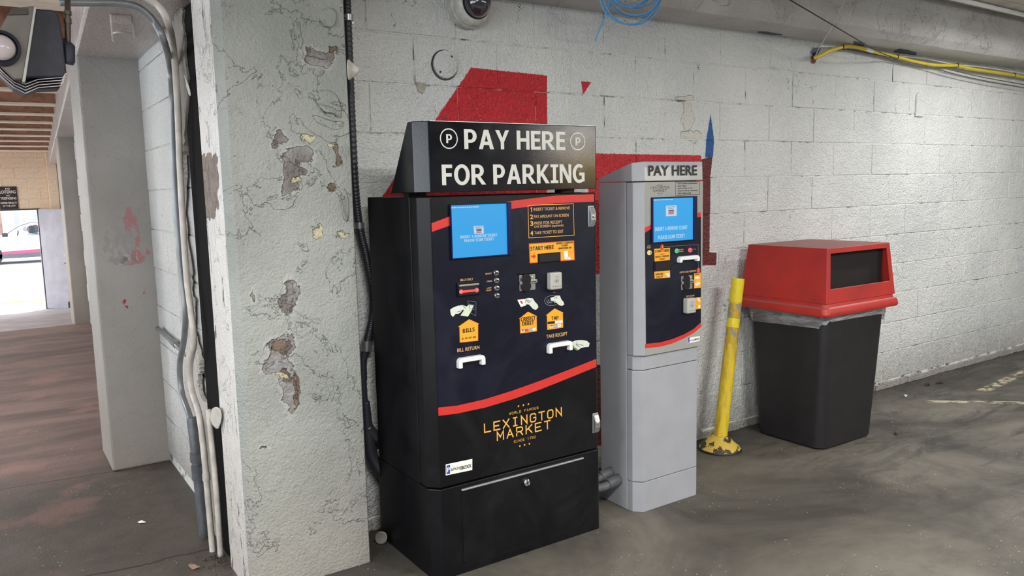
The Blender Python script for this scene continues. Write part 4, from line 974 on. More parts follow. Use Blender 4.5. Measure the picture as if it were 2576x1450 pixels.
while xx < xe: w = rr_.uniform(.002, .008); mbx.add([(xx, YS-.0004, zz_), (xx+w, YS-.0004, zz_), (xx+w, YS-.0004, zz_+.004), (xx, YS-.0004, zz_+.004)], [(0, 1, 2, 3)]); xx += w+.002
obj('status_line', mbx, SCW, ds2)
# logo and list on the face
logo_line('LEXINGTON', (1637, 475.5), (1683, 473.5), 5, YU, INK, ud, .0016, .62); logo_line('MARKET', (1644, 483), (1676, 481.5), 5, YU, INK, ud, .0016, .62)
ptext('WORLD FAMOUS', (1651, 468), (1667, 467.5), 2, YU, INK, ud, .01); ptext('SINCE 1782', (1654, 488), (1667, 487.5), 2, YU, INK, ud, .01)
mb = MB()
for k in range(3): p = Pu(1657+k*3.3, 491.5); star(p[0], p[1], .0016, YU-.0007, mb); p = Pu(1657+k*3.3, 464); star(p[0], p[1], .0016, YU-.0007, mb)
obj('logo_stars', mb, INK, ud)
mb = MB(); stroke(mb, xz([(1698.5, 458.5), (1760, 457), (1760, 489.5), (1699, 492)], YU), .0018, YU-.0009, True); lf = obj('list_frame', mb, INK, ud)
for k, (t_, xe) in enumerate((('- Scan Coupon (if applicable)', 1754), ('- Scan Ticket', 1726), ('- Pay by Credit or Tap', 1741), ('- Press for Receipt (optional)', 1754), ('- Take Ticket to Exit', 1738))):
    ptext(t_, (1702, 464.5+k*6.1), (xe, 463.5+k*6.1), 4.3, YU, INK, lf, .02)
# controls
GRN = emit('green_button_glow', rgb(110, 220, 150), .9); REDG = emit('red_button_glow', rgb(255, 90, 100), 1.1); YELG = emit('amber_button_glow', rgb(255, 226, 150), 1.0)
for (x, y), m_ in (((1632.5, 636), YELG), ((1701.5, 631.5), GRN), ((1735, 629.5), REDG)): p = Pu(x, y); button(slim, p[0], p[1], YU, .0085, m_)
ptext('LOST', (1628, 621), (1636, 620.4), 3, YU, TAN, ud, .02); ptext('TICKET', (1626.5, 625.5), (1637, 624.8), 3, YU, TAN, ud, .02)
ptext('RECEIPT', (1708, 630), (1719, 629.3), 2.6, YU, TAN, ud, .02); ptext('OPTIONAL', (1708, 634.5), (1719, 633.8), 2.2, YU, TAN, ud, .02); ptext('CANCEL', (1741, 629), (1751, 628.4), 2.8, YU, REDS, ud, .02)
st_ = flat(xz([(1645.5, 626.5), (1685, 623.5), (1685, 655), (1646.5, 658)], YU), YU-.0009, ORNG, ud, 'start_plate')
ptext('START HERE', (1647.5, 636), (1683, 633), 6.5, YU-.0006, INK, st_, .03); ptext('INSERT & REMOVE', (1648, 649), (1682.5, 646.5), 4.5, YU-.0006, INK, st_, .025); ptext('TICKET', (1658, 655), (1672, 654), 4, YU-.0006, INK, st_, .025)
flat(xz([(1657, 639.5), (1674, 638), (1665, 641.5)], YU), YU-.0015, REDS, st_, 'red_pointer')
for x, y, t_ in ((1665.3, 621.5, '1'), (1756.5, 680.5, '2')):
    c0 = Pu(x, y); r = abs(Pu(x+4.6, y)[0]-c0[0]); f_ = flat(ring_path(c0[0], c0[1], r, r*1.05, 20)[:-1], YU-.0012, REDS, ud, 'number_disc'); (heavy if t_ == '1' else text)(t_, c0[0]-r*(.2 if t_ == '1' else .35), c0[0]+r*(.2 if t_ == '1' else .35), c0[1]-r*.5, c0[1]+r*.5, YU-.0016, AMBR, f_)
mb = MB(); stroke(mb, xz([(1669, 621), (1756, 615.5), (1756.5, 676)], YU), .0006, YU-.0009); obj('guide_line', mb, GRYP, ud)
t2 = obj('ticket_slot', MB().box(Pu(1644, 660)[0], Pu(1687, 660)[0], YU-.006, YU, Pu(1665, 681)[1], Pu(1665, 656.5)[1]), KB, slim, bevel=.001)
obj('slot_opening', MB().box(Pu(1646, 660)[0], Pu(1685, 660)[0], YU-.0075, YU-.003, Pu(1665, 679)[1], Pu(1665, 660)[1]), SLOT, t2)
bf = flat(xz([(1645.5, 683.5), (1685, 680.5), (1685.5, 698.5), (1646.5, 701.5)], YU), YU-.0009, ORNG, ud, 'barcode_label')
ptext('BARCODE', (1649.5, 693), (1668, 691.5), 4.6, YU-.0006, INK, bf, .025); ptext('FACE UP', (1651, 699.5), (1667, 698.3), 4.6, YU-.0006, INK, bf, .025)
flat(xz([(1673, 686), (1677, 689), (1684, 686), (1685, 695), (1680, 698), (1675, 692)], YU), YU-.0015, HANDW, bf, 'hand_print')
u_handle(slim, Pu(1702, 650)[0], Pu(1752, 650)[0], Pu(1727, 658.5)[1], Pu(1727, 643.5)[1], YU)
ptext('LEAVE CARD INSERTED', (1709.5, 688.5), (1751, 683.5), 4.6, YU, TAN, ud, .015)
card_reader(slim, Pu(1713, 700)[0], Pu(1740.5, 700)[0], Pu(1727, 728)[1], Pu(1727, 693.5)[1], YU)
cl = flat(xz([(1745.5, 688.5), (1762.5, 686), (1762.5, 724), (1745.5, 726)], YU), YU-.0009, ORNG, ud, 'credit_label')
ptext('CREDIT', (1747, 693.5), (1760, 692), 4, YU-.0006, INK, cl, .02); flat(xz([(1748, 697), (1759, 696), (1759, 701), (1748, 702)], YU), YU-.0015, WHP, cl, 'card_mark'); flat(xz([(1747, 713), (1760, 709), (1760, 716), (1750, 721)], YU), YU-.0015, HANDW, cl, 'hand_print')
ptext('TAP TO PAY', (1725.5, 748.5), (1747, 746), 4.4, YU, TAN, ud, .015)
tl = flat(xz([(1750, 749), (1762.5, 747.5), (1762.5, 777), (1750, 779)], YU), YU-.0009, ORNG, ud, 'tap_label')
flat(xz([(1752, 751), (1757, 750), (1762, 757), (1760, 761), (1754, 757)], YU), YU-.0015, HANDW, tl, 'hand_print'); flat(xz([(1756, 768), (1761, 767), (1761, 775), (1756, 776)], YU), YU-.0015, WHP, tl, 'card_mark')
tap_reader(slim, P_(1730, 770, YU-.03)[0], P_(1752, 770, YU-.03)[0], P_(1740, 789, YU-.03)[1], P_(1740, 751, YU-.03)[1], YU, .03)
ml = flat(xz([(1729.5, 851), (1759.5, 845.5), (1759.5, 858), (1729.5, 864.5)], YU), YU-.0013, WHP, ud, 'maker_label')
flat(xz([(1730.5, 850), (1734, 849.3), (1734, 862.5), (1730.5, 863)], YU), YU-.0017, BLUEP, ml, 'blue_bar'); ptext('arking', (1735, 860.5), (1747, 858), 5.5, YU-.0012, INK, ml, .0); ptext('BOXX', (1747.5, 857), (1758.5, 855), 5, YU-.0012, INK, ml, .03)
adopt(slim)

# grey flexible conduits joining the two stations
FLEX = plain('grey_flexible_conduit', rgb(92, 94, 98), .5, var=.1)
fl = thing('flexible_conduit', 'pair of grey conduits joining black kiosk to slim grey kiosk near the floor', 'conduit', loc=(2.17, 2.62, 0))
for (x, y, z), (p, q) in zip(((0, 2.60, .125), (0, 2.65, .145)), ((0, 0), (0, 0))):
    pts = smoothpath([(2.03, y+.02, z-.03), (2.12, y, z-.012), (2.20, y-.005, z-.012), (2.26, y, z), (2.29, y, z)], 8)
    fo = obj('hose', MB().tube(pts, [.0185+.0012*math.sin(i*2.2) for i in range(len(pts))], 14), FLEX, fl, smooth=True)
    obj('coupling', MB().tube([(2.215, y-.003, z-.008), (2.25, y-.002, z-.003), (2.286, y, z)], [.0235, .025, .025], 16), FLEX, fo, smooth=SM)
adopt(fl)

# ================================================================== trash bin
BINB = plain('black_rough_plastic', rgb(30, 28, 31), .52, var=.12, scale=14, bump=.35, bscale=260)
def lidmat():
    g = G('faded_red_plastic'); nz = g.new('ShaderNodeSeparateXYZ'); gg = g.new('ShaderNodeNewGeometry'); g.t.links.new(gg.outputs['Normal'], nz.inputs[0])
    up = g.math('MULTIPLY', g.ramp(nz.outputs[2], .6, .95), g.ramp(g.noise(7, 4, .6), .3, .6, .55, .9)); c = g.mix(g.ramp(g.noise(5, 3), .35, .7), rgb(186, 46, 38), rgb(160, 38, 34))
    return g.fin(g.mix(up, c, rgb(140, 100, 96)), .48, g.bump(g.noise(220, 2), .2, .002))
LIDR = lidmat()
bx_, by_ = 3.865, 2.712
def rrect(cx, cy, hx, hy, r, z, n=5):
    out = []
    for qx, qy, a0 in ((1, 1, 0), (-1, 1, PI/2), (-1, -1, PI), (1, -1, 1.5*PI)):
        for k in range(n+1): a = a0+PI/2*k/n; out.append((cx+qx*(hx-r)+r*math.cos(a), cy+qy*(hy-r)+r*math.sin(a), z))
    return out
tb = thing('trash_bin', 'large square black trash bin with a red hooded lid beside the block wall', 'trash bin', loc=(bx_, by_, 0))
body = MB().loft([rrect(bx_, by_, .225, .205, .055, 0), rrect(bx_, by_, .238, .22, .06, .012), rrect(bx_, by_, .252, .238, .055, .36), rrect(bx_, by_, .268, .255, .05, .735)])
obj('bin_body', body, BINB, tb, smooth=SM)
# liner bag hanging over the rim
def bagmat():
    g = G('clear_grey_film'); n = g.noise(7, 2, .5, vec=g.scale(g.pos()[0], (1, 1, 5)), dist=1.5)
    return g.fin(g.mix(g.ramp(n, .4, .65), rgb(150, 152, 154), rgb(206, 206, 206)), .25, g.bump(n, .9, .02), 0.0, **{'Alpha': .62, 'Transmission Weight': .1})
rb = random.Random(5); top = rrect(bx_, by_, .275, .262, .05, .752, 12); N_ = len(top); rings = []
for lv, (off, z) in enumerate(((0, .752), (.004, .73), (.003, .712), (.002, 0))):
    ring = []
    for i, (x, y, _) in enumerate(top):
        drop = .055+.028*math.sin(i*2*PI/N_*2+2.2)+.012*math.sin(i*2*PI/N_*7)
        zz_ = z if lv < 3 else .752-drop
        k = 1+(off+.004*math.sin(i*1.7+lv))/.27; 
        tap = (.752-zz_)*.045
        ring.append((bx_+(x-bx_)*(k-tap/.27), by_+(y-by_)*(k-tap/.27), zz_))
    rings.append(ring)
obj('liner_bag', MB().loft(rings, cap=False), bagmat(), tb, smooth=True)
lid = MB()
# flange
z0, z1, z2, zt = .748, .80, .812, 1.098
fl0 = rrect(bx_, by_, .335, .292, .035, z0); fl1 = rrect(bx_, by_, .340, .297, .035, z0+.012); fl2 = rrect(bx_, by_, .334, .29, .035, z1-.012); fl3 = rrect(bx_, by_, .315, .28, .035, z1-.004); fl4 = rrect(bx_, by_, .312, .277, .035, z2)
lid_o = thing('x', 'x', 'x'); bpy.data.objects.remove(lid_o)
obj('lid_flange', MB().loft([fl0, fl1, fl2, fl3, fl4], cap=False).loft([rrect(bx_, by_, .30, .266, .03, z0), rrect(bx_, by_, .30, .266, .03, z2)], cap=False), LIDR, tb, smooth=SM)
# hood: shell with an opening in the front face
bx0, bx1, by0, by1 = bx_-.312, bx_+.312, by_-.277, by_+.277; tx0, tx1, ty0, ty1 = bx_-.282, bx_+.282, by_-.252, by_+.252
def fp(u, v): # point on front face, u,v in 0..1
    x0 = bx0+(tx0-bx0)*v; x1 = bx1+(tx1-bx1)*v; y = by0+(ty0-by0)*v; return (x0+(x1-x0)*u, y, z2+(zt-z2)*v)
us = (0, .055, .945, 1); vs_ = (0, .265, .90, 1)
V = [fp(u, v) for v in vs_ for u in us]; F = []
for j in range(3):
    for i in range(3):
        if (i, j) == (1, 1): continue
        F.append((j*4+i, j*4+i+1, (j+1)*4+i+1, (j+1)*4+i))
hood = MB(); hood.add(V, F); o = len(V)
B = [(bx0, by1, z2), (bx1, by1, z2), (tx1, ty1, zt), (tx0, ty1, zt)]; hood.v += B
hood.f += [(o+1, o, o+3, o+2)]; hood.mi += [0]
hood.f += [[o, 0, 4, 8, 12, o+3], [3, o+1, o+2, 15, 11, 7], [12, 13, 14, 15, o+2, o+3]]; hood.mi += [0]*3
me = hood.mesh('lid_hood'); me.materials.append(LIDR); ho = bpy.data.objects.new('lid_hood', me); C.objects.link(ho); ho.parent = tb
s_ = ho.modifiers.new('s', 'SOLIDIFY'); s_.thickness = .009; s_.offset = -1
b__ = ho.modifiers.new('b', 'BEVEL'); b__.width = .011; b__.segments = 3; b__.limit_method = 'ANGLE'; b__.angle_limit = math.radians(40)
# dark panel added to stand in for the shade inside the hood
obj('hood_shade_panel', MB().box(bx_-.276, bx_+.276, by_-.215, by_-.205, z0, zt-.012), plain('hood_shade_black', rgb(22, 16, 18), .8), tb)
adopt(tb)

# ================================================================== yellow post
YEL = None
def ymat(name, c, c2):
    g = G(name); P = g.pos()[0]; n = g.noise(14, 4, .6); v = g.noise(6, 4, .7, vec=g.scale(P, (6, 6, .8)))
    scr = g.math('LESS_THAN', g.voro(26, 'DISTANCE_TO_EDGE', vec=g.scale(P, (1, 1, .5))), .006); scr = g.math('MULTIPLY', scr, g.ramp(g.noise(7, 2), .55, .6))
    col = g.mix(g.ramp(v, .45, .7), c, c2); col = g.mix(g.math('MULTIPLY', scr, .9), col, rgb(60, 50, 30))
    return g.fin(col, .45, g.bump(n, .3, .003))
YEL = ymat('scuffed_yellow_plastic', rgb(226, 196, 48), rgb(176, 146, 40)); YELC = plain('clean_yellow_sleeve', rgb(244, 222, 50), .35, var=.04)
def worn_refl():
    g = G('worn_reflective_tape'); P = g.pos()[0]; n = g.noise(26, 4, .65, vec=g.scale(P, (1, 1, .6)))
    return g.fin(g.mix(g.ramp(n, .47, .5), rgb(150, 150, 140), rgb(206, 168, 40)), .4, g.bump(g.noise(90, 3), .6, .003))
def yellow_base():
    g = G('cracked_yellow_base'); n = g.noise(13, 4, .6); m2 = g.ramp(n, .50, .53)
    return g.fin(g.mix(m2, rgb(206, 176, 78), rgb(70, 58, 40)), .6, g.bump(g.math('MULTIPLY_ADD', m2, -1.0, g.noise(30, 4)), .8, .006))
pc = atZ(1818, 1133, 0); pt = atY(1857, 701, 2.87)
post = thing('safety_post', 'leaning yellow delineator post with a worn round base, between grey kiosk and bin', 'post', loc=(pc.x, pc.y, 0))
b0 = Vector((pc.x, pc.y+.02, .05)); t0 = Vector((pt.x, pt.y, pt.z)); ax = (t0-b0)
def pp(f): return b0+ax*f
obj('pole', MB().tube([pp(0), pp(.35), pp(.7), pp(.93)], [.037, .036, .0335, .033], 20), YEL, post, smooth=SM)
obj('top_sleeve', MB().tube([pp(.855), pp(.86), pp(.999), pp(1)], [.0335, .0345, .0345, .030], 20), YELC, post, smooth=SM, label='bright unworn yellow top sleeve')
TAPE = worn_refl()
for f0, f1 in ((.755, .845), (.60, .70)): obj('reflective_band', MB().tube([pp(f0), pp(f1)], .0345, 20, cap=False), TAPE, post, smooth=True)
obj('yellow_band', MB().tube([pp(.70), pp(.755)], .0347, 20, cap=False), YELC, post, smooth=True)
rb_ = [(.108, 0), (.112, .008), (.105, .018), (.062, .062), (.052, .066), (.046, .075), (.04, .075)]
obj('rubber_base', MB().lathe(rb_, (pc.x, pc.y+.02, .004), 'z', 28), yellow_base(), post, smooth=SM)
obj('black_base_ring', MB().lathe([(.112, 0), (.117, .004), (.112, .012)], (pc.x, pc.y+.02, 0), 'z', 28), BINB, post)
adopt(post)

# ================================================================== things on the block wall
CAMW = plain('grimy_white_housing', rgb(206, 206, 200), .38, var=.12, scale=30)
dc = atY(1172, 18, D); 
dome = thing('security_camera', 'white dome security camera with smoked bubble mounted high on the block wall', 'camera', loc=(dc.x, D, dc.z))
cxx, czz = dc.x, dc.z
obj('housing', MB().lathe([(.094, 0), (.096, .01), (.094, .038), (.088, .042), (.088, .048), (.090, .05), (.086, .072), (.072, .086), (.066, .087)], (cxx, D, czz), '-y', 48), CAMW, dome, smooth=SM)
obj('seal_ring', MB().lathe([(.0675, .085), (.0675, .0895), (.063, .0905)], (cxx, D, czz), '-y', 40), SLOT, dome)
def smoked():
    g = G('smoked_dome'); return g.fin(rgb(58, 58, 66), .06, None, 0.0, **{'Coat Weight': 1.0, 'Coat Roughness': .03, 'Specular IOR Level': .8})
prof = [(.063*math.cos(a), .089+.060*math.sin(a)) for a in [k*PI/2/12 for k in range(12)]]+[(.001, .149)]
obj('dome_cover', MB().lathe(prof, (cxx, D, czz), '-y', 40), smoked(), dome, smooth=True)
adopt(dome)
bc = atY(1118, 163, D)
blank = thing('outlet_cover', 'round blank cover plate painted white on the wall above the black kiosk', 'cover plate', loc=(bc.x, D, bc.z))
obj('cover_disc', MB().lathe([(.058, 0), (.058, .010), (.055, .0125)], (bc.x, D-.004, bc.z), '-y', 36), block_paint('cover_paint'), blank, smooth=SM)
obj('box_rim', MB().lathe([(.064, 0), (.064, .004), (.0585, .004), (.0585, 0)], (bc.x-.001, D-.001, bc.z-.002), '-y', 36, cap=False), SEAM, blank)
for dx_, dz_ in ((.028, .034), (-.03, -.034)): obj('screw', MB().lathe([(.005, 0), (.004, .002)], (bc.x+dx_, D-.0165, bc.z+dz_), '-y', 10), SEAM, blank)
adopt(blank)
fz = atY(1058, 218, D)
tag(obj('plaster_chip', MB().prism_y([(fz.x-.025, fz.z+.018), (fz.x+.02, fz.z+.015), (fz.x+.018, fz.z-.012), (fz.x+.006, fz.z-.03), (fz.x-.014, fz.z-.022)], D-.009, D+.002), plain('bare_plaster', rgb(176, 172, 160), .8, var=.1), bevel=.002), 'small bare plaster chip stuck on the wall below the round cover plate', 'plaster')
oc = atY(2312, 262, D)
ob = MB(); pts = [(oc.x-.05, oc.z-.085), (oc.x+.05, oc.z-.085), (oc.x+.05, oc.z+.055), (oc.x+.03, oc.z+.078), (oc.x, oc.z+.085), (oc.x-.03, oc.z+.078), (oc.x-.05, oc.z+.055)]
tag(obj('painted_over_box', ob.prism_y(pts, D-.012, D+.002), MB_PLAIN, bevel=.003), 'arched painted-over outlet box on the block wall right of the trash bin', 'outlet box')

# ================================================================== flexible black conduit beside the pillar
def flexmat():
    g = G('black_ribbed_conduit'); return g.fin(rgb(52, 54, 62), .38, None, .2)
FM = flexmat()
fc = thing('flexible_conduit', 'ribbed dark conduit running down the wall between peeling pillar and black kiosk', 'conduit', loc=(1.27, 2.98, .2))
path = [atY(872, -40, 2.985), atY(872, 0, 2.985), atY(878, 150, 2.985), atY(884, 300, 2.985), atY(893, 470, 2.985), atY(904, 570, 2.985), atY(922, 650, 2.975), atY(937, 730, 2.965), atY(938, 790, 2.965), atY(926, 850, 2.975), atY(921, 878, 2.98)]
sp = smoothpath(path, 40)
obj('ribbed_hose', MB().tube(sp, [.0165+.0016*math.sin(i*2*PI/3.0) for i in range(len(sp))], 12), FM, fc, smooth=True)
lp = smoothpath([atY(921, 872, 2.98), atY(913, 910, 2.985), atY(914, 960, 2.985), atY(918, 1020, 2.985), atY(926, 1075, 2.98), atY(950, 1105, 2.97)], 10)
obj('taped_cable', MB().tube(lp, [.0165]*20+[.014]*20+[.024]*(len(lp)-40) if len(lp) > 40 else .016, 12), FM, fc, smooth=True)
lp = smoothpath([atY(921, 1010, 2.985), atY(926, 1090, 2.98), atY(936, 1150, 2.975), atY(965, 1195, 2.95)], 10)
obj('taped_cable', MB().tube(lp, [.014+.012*min(1, i/12) for i in range(len(lp))], 12), FM, fc, smooth=True)
cp = atY(921, 876, 2.98); obj('coupling', MB().tube([cp+Vector((.003, 0, .03)), cp+Vector((0, 0, -.012))], .022, 14), LATCH, fc, smooth=SM)
for px_, py_ in ((876, 45), (904, 568)):
    c0 = atY(px_, py_, 2.985); s = obj('strap', MB().tube([c0+Vector((0, 0, .012)), c0-Vector((0, 0, .012))], .0205, 14).box(c0.x, c0.x+.04, 3.028, 3.036, c0.z-.011, c0.z+.011), LATCH, fc, smooth=SM)
adopt(fc)

# ================================================================== rigid conduits at the wall opening
GALV = plain('painted_galvanised_pipe', rgb(140, 144, 148), .35, .3, var=.12, scale=8)
WPIPE = plain('white_painted_pipe', rgb(206, 200, 192), .4, var=.14, scale=14, bump=.3, bscale=50)
DPIPE = plain('dark_grey_pipe', rgb(98, 102, 108), .4, .2, var=.12)
def L_(pts, X): return [atX(x, y, X) for x, y in pts]
def pipe(name, label, top, bottom, X, Yt, r, mat, coup, group=None):
    pts = smoothpath([atY(x, y, Yt-.2) for x, y in top]+L_(bottom, X), 8)
    t = thing(name, label, 'conduit', loc=tuple(pts[-1]))
    obj('pipe', MB().tube(pts, r, 14), mat, t, smooth=True)
    for (x, y), l in coup:
        c0 = atX(x, y, X); obj('coupling', MB().tube([c0+Vector((0, 0, l/2)), c0-Vector((0, 0, l/2))], r*1.22, 14), mat, t, smooth=SM)
    adopt(t); return t
XA = .665
GP1 = 'conduits bending down beside the wall opening'
pipe('rigid_conduit', 'grey conduit bending from the soffit down the side wall, nearest the far pillar', [(150, 6), (230, 7), (300, 8), (350, 20), (388, 55), (413, 105)], [(428, 170), (434, 260), (438, 400), (447, 560), (458, 700), (467, 790), (462, 860), (452, 920), (458, 990), (478, 1050), (490, 1120)], XA, 3.34, .0125, GALV, (((435, 380), .05), ((448, 575), .07), ((487, 1090), .06)))
pipe('rigid_conduit', 'white painted conduit curving down beside the cracked joint, right of the grey one', [(355, -12), (395, 12), (420, 50)], [(436, 120), (446, 250), (452, 400), (459, 540), (470, 700), (481, 790), (488, 860), (478, 920), (482, 980), (500, 1040), (512, 1130), (524, 1260), (536, 1398)], XA-.006, 3.27, .0125, WPIPE, (((432, 135), .03), ((519, 1200), .03)))
pipe('rigid_conduit', 'thick dark grey conduit rising from the floor at the wall opening', [], [(482, 1050), (490, 1110), (497, 1180), (506, 1270), (513, 1340), (511, 1386)], XA-.004, 3.3, .021, DPIPE, (((494, 1150), .04), ((498, 1188), .06)))
pipe('rigid_conduit', 'thin cream conduit standing closest to the pillar, rising from the floor', [], [(524, 1030), (532, 1110), (541, 1200), (548, 1290), (555, 1400)], XA+.004, 3.3, .011, WPIPE, ())
hp = thing('wall_pipe', 'short horizontal painted pipe along the side wall beside the far pillar', 'pipe', loc=tuple(atX(400, 830, .70)))
a, b = atX(397, 826, .71), atX(470, 893, .71); obj('pipe', MB().tube([a, b], .012, 12), GALV, hp, smooth=True); mid = a+(b-a)*.55; obj('coupling', MB().tube([mid, mid+(b-a)*.12], .0155, 12), GALV, hp, smooth=SM); adopt(hp)
# steel conduit and clamp holding the floodlight
GV = plain('brown_steel_pipe', rgb(84, 74, 66), .4, .3, var=.2)

# ---- black slab standing in for the shaded void, with torn paint edges, between pillar and side wall
VOID = plain('joint_void_black', rgb(10, 10, 13), .85, var=.3, scale=20, bump=.6, bscale=30, **{'Specular IOR Level': .15})
def rag(pix, i0, i1, amp, seed, n=4):
    r = random.Random(seed); out = []
    for i, p in enumerate(pix):
        out.append(p)
        if i0 <= i < i1:
            q = pix[i+1]
            for k in range(1, n): t = k/n; out.append((p[0]+(q[0]-p[0])*t+r.uniform(-amp, amp), p[1]+(q[1]-p[1])*t))
    return out
def plate(name, pix, X, th, mat, parent=None, bev=.003):
    P = [(lambda v: (v.y, v.z))(atX(x, y, X)) for x, y in pix]
    return obj(name, MB().prism_x(P, X, X+th), mat, parent, bevel=bev, seg=1)
jf = struct(obj('joint_void_slab', MB().box(.70, .76, 3.04, 3.34, -.02, 2.3), VOID))
PLAS = pillar_paint('torn_plaster_paint', 'x', None, base=(200, 194, 188), base2=(214, 210, 204), gloss=.4)
plate('torn_plaster', rag([(424, -40), (440, 100), (447, 200), (452, 300), (459, 420), (456, 520), (460, 600), (474, 690), (472, 730), (480, 760), (478, 830), (490, 870), (502, 920), (504, 935), (497, 945), (499, 985), (506, 1005), (525, 1022), (536, 1030), (542, 1060), (551, 1180), (560, 1300), (563, 1402), (512, 1390), (498, 1300), (472, 1100), (455, 830), (440, 600), (432, 300), (425, 160), (400, 60), (395, -40)], 0, 21, 2.6, 3), .705, .02, PLAS, jf)
CEM = pillar_paint('cracked_mortar', 'x', None, base=(138, 132, 124), base2=(160, 154, 146), gloss=.7)
plate('cracked_mortar_strip', rag([(437, -30), (452, -30), (461, 80), (468, 180), (470, 250), (464, 330), (462, 380), (456, 390), (450, 300), (444, 180), (438, 60)], 1, 7, 3, 8), .690, .03, CEM, jf)
FLK = plain('curled_paint_flake', rgb(206, 204, 196), .5, var=.06); 
def flake(name, pts3, label, mat=FLK):
    c = Vector((0, 0, 0))
    for p in pts3: c += Vector(p)
    c /= len(pts3); n = len(pts3); mb = MB(); mb.add([tuple(c)]+[tuple(p) for p in pts3], [(0, k+1, (k+1) % n+1) for k in range(n)])
    o = obj(name, mb, mat, None, smooth=True); ss_ = o.modifiers.new('u', 'SUBSURF'); ss_.levels = ss_.render_levels = 2; s = o.modifiers.new('s', 'SOLIDIFY'); s.thickness = .0018; tag(o, label, 'paint flake'); return o
def fpx(L): return [atY(x, y, (2.765+(Y-2.765)*.55 if Y < 2.765 else Y)) for x, y, Y in L]
flake('paint_flake', fpx([(872, 142, 2.768), (884, 158, 2.80), (903, 168, 2.79), (904, 180, 2.78), (893, 192, 2.80), (884, 196, 2.80), (875, 208, 2.768), (873, 175, 2.762)]), 'large grey paint flake curling off the pillar edge over the ribbed conduit')
flake('paint_flake', fpx([(785, 232, 2.762), (800, 262, 2.752), (812, 278, 2.742), (826, 284, 2.735), (842, 282, 2.74), (852, 296, 2.748), (862, 300, 2.762), (858, 240, 2.764), (820, 220, 2.764)]), 'curled paint flap above the long peeled streak on the near pillar', PIL_F)
flake('paint_flake', fpx([(800, 42, 2.763), (812, 62, 2.745), (824, 70, 2.74), (840, 66, 2.742), (846, 56, 2.75), (850, 20, 2.764), (815, 15, 2.764)]), 'lifted paint flap at the top of the near pillar', PIL_F)
flake('paint_flake', fpx([(852, 480, 2.764), (853, 495, 2.748), (862, 510, 2.742), (862, 535, 2.742), (868, 555, 2.745), (878, 563, 2.762), (880, 500, 2.765), (868, 470, 2.765)]), 'long narrow paint flap low on the right edge of the near pillar', PIL_F)
flake('paint_flake', fpx([(762, 143, 2.763), (780, 138, 2.757), (800, 146, 2.75), (822, 152, 2.75), (826, 140, 2.762), (800, 128, 2.763)]), 'paint flap over the grey hollow near the top of the pillar', PIL_F)
flake('paint_flake', [atX(x, y, X) for x, y, X in [(533, 1028, .683), (545, 1022, .668), (556, 1030, .672), (560, 1050, .680), (552, 1075, .672), (548, 1083, .675), (532, 1068, .668), (527, 1048, .672)]], 'pale paint flake hanging below the black joint gap')
flake('paint_flake', [atX(x, y, X) for x, y, X in [(462, 180, .683), (470, 200, .672), (478, 222, .672), (482, 245, .676), (474, 240, .668), (468, 215, .668)]], 'thin curled flake at the left edge of the near pillar near the top')
flake('paint_flake', [atZ(x, y, z) for x, y, z in [(945, 1342, .05), (958, 1336, .07), (972, 1340, .06), (976, 1354, .03), (968, 1370, .002), (950, 1371, .002), (942, 1360, .015)]][:7], 'grey plaster lump on the floor between pillar and black kiosk', plain('grey_lump', rgb(150, 147, 140), .8))

# ================================================================== soffit box and floodlight
sb = atZ(308, 72, 2.145)
jb = thing('junction_box', 'white painted junction box under the soffit before the far pillar', 'junction box', loc=tuple(sb))
q = [atZ(x, y, 2.11) for x, y in ((277, 58), (335, 62), (341, 104), (282, 107))]
obj('box_body', MB().loft([[(v.x, v.y, 2.11) for v in q], [(v.x, v.y, 2.147) for v in q]]), SOFFIT, jb, bevel=.006)
cc_ = sum((v for v in q), Vector())/4; obj('box_lid', MB().lathe([(.036, -.004), (.038, 0), (.038, .002)], (cc_.x, cc_.y, 2.108), 'z', 24), SOFFIT, jb, smooth=SM); adopt(jb)

FLG = plain('grey_cast_housing', rgb(112, 105, 100), .5, var=.12, scale=6, bump=.3, bscale=60); FLB = plain('dark_blue_grey_housing', rgb(44, 46, 60), .55, var=.12, scale=30, bump=.4, bscale=120)
YL = 2.9
fd = thing('floodlight', 'grey and black floodlight housing hanging under the joists at the left edge', 'floodlight', loc=tuple(atY(90, 120, YL)))
Pf = lambda x, y, Y: atY(x, y, Y)
def slab(name, pix, Y0, Y1, mat, bev=.006):
    P = [(lambda v: (v.x, v.z))(atY(x, y, Y0)) for x, y in pix]
    return obj(name, MB().prism_y(P, Y0, Y1), mat, fd, bevel=bev, seg=3)
slab('lamp_housing', [(88, 22), (132, 24), (146, 34), (152, 60), (158, 95), (168, 185), (160, 194), (60, 196), (72, 110)], YL, YL+.16, FLB)
slab('front_frame', [(30, 20), (88, 14), (90, 22), (60, 200), (36, 200), (-8, 160), (-40, 90), (0, 70)], YL-.05, YL+.05, FLG)
slab('hinge_strip', [(86, 16), (92, 18), (64, 206), (56, 205)], YL-.058, YL+.0, GRYP, .002)
slab('nameplate_pocket', [(28, 21), (70, 21), (72, 37), (20, 38)], YL-.054, YL-.04, plain('dark_pocket', rgb(70, 64, 60), .6), .002)
lc = Pf(2, 122, YL-.05)
obj('round_port', MB().lathe([(.052, 0), (.052, .012), (.043, .02), (.04, .006)], (lc.x, lc.y, lc.z), '-y', 32), FLB, fd, smooth=SM)
obj('glass_bulb', MB().lathe([(.038*math.cos(a), .012+.028*math.sin(a)) for a in [k*PI/2/8 for k in range(8)]]+[(.001, .04)], (lc.x, lc.y, lc.z), '-y', 28), plain('frosted_glass', rgb(200, 190, 192), .2, var=.05), fd, smooth=True)
LV = plain('bare_steel_louvre', rgb(222, 216, 218), .3, .1, var=.04)
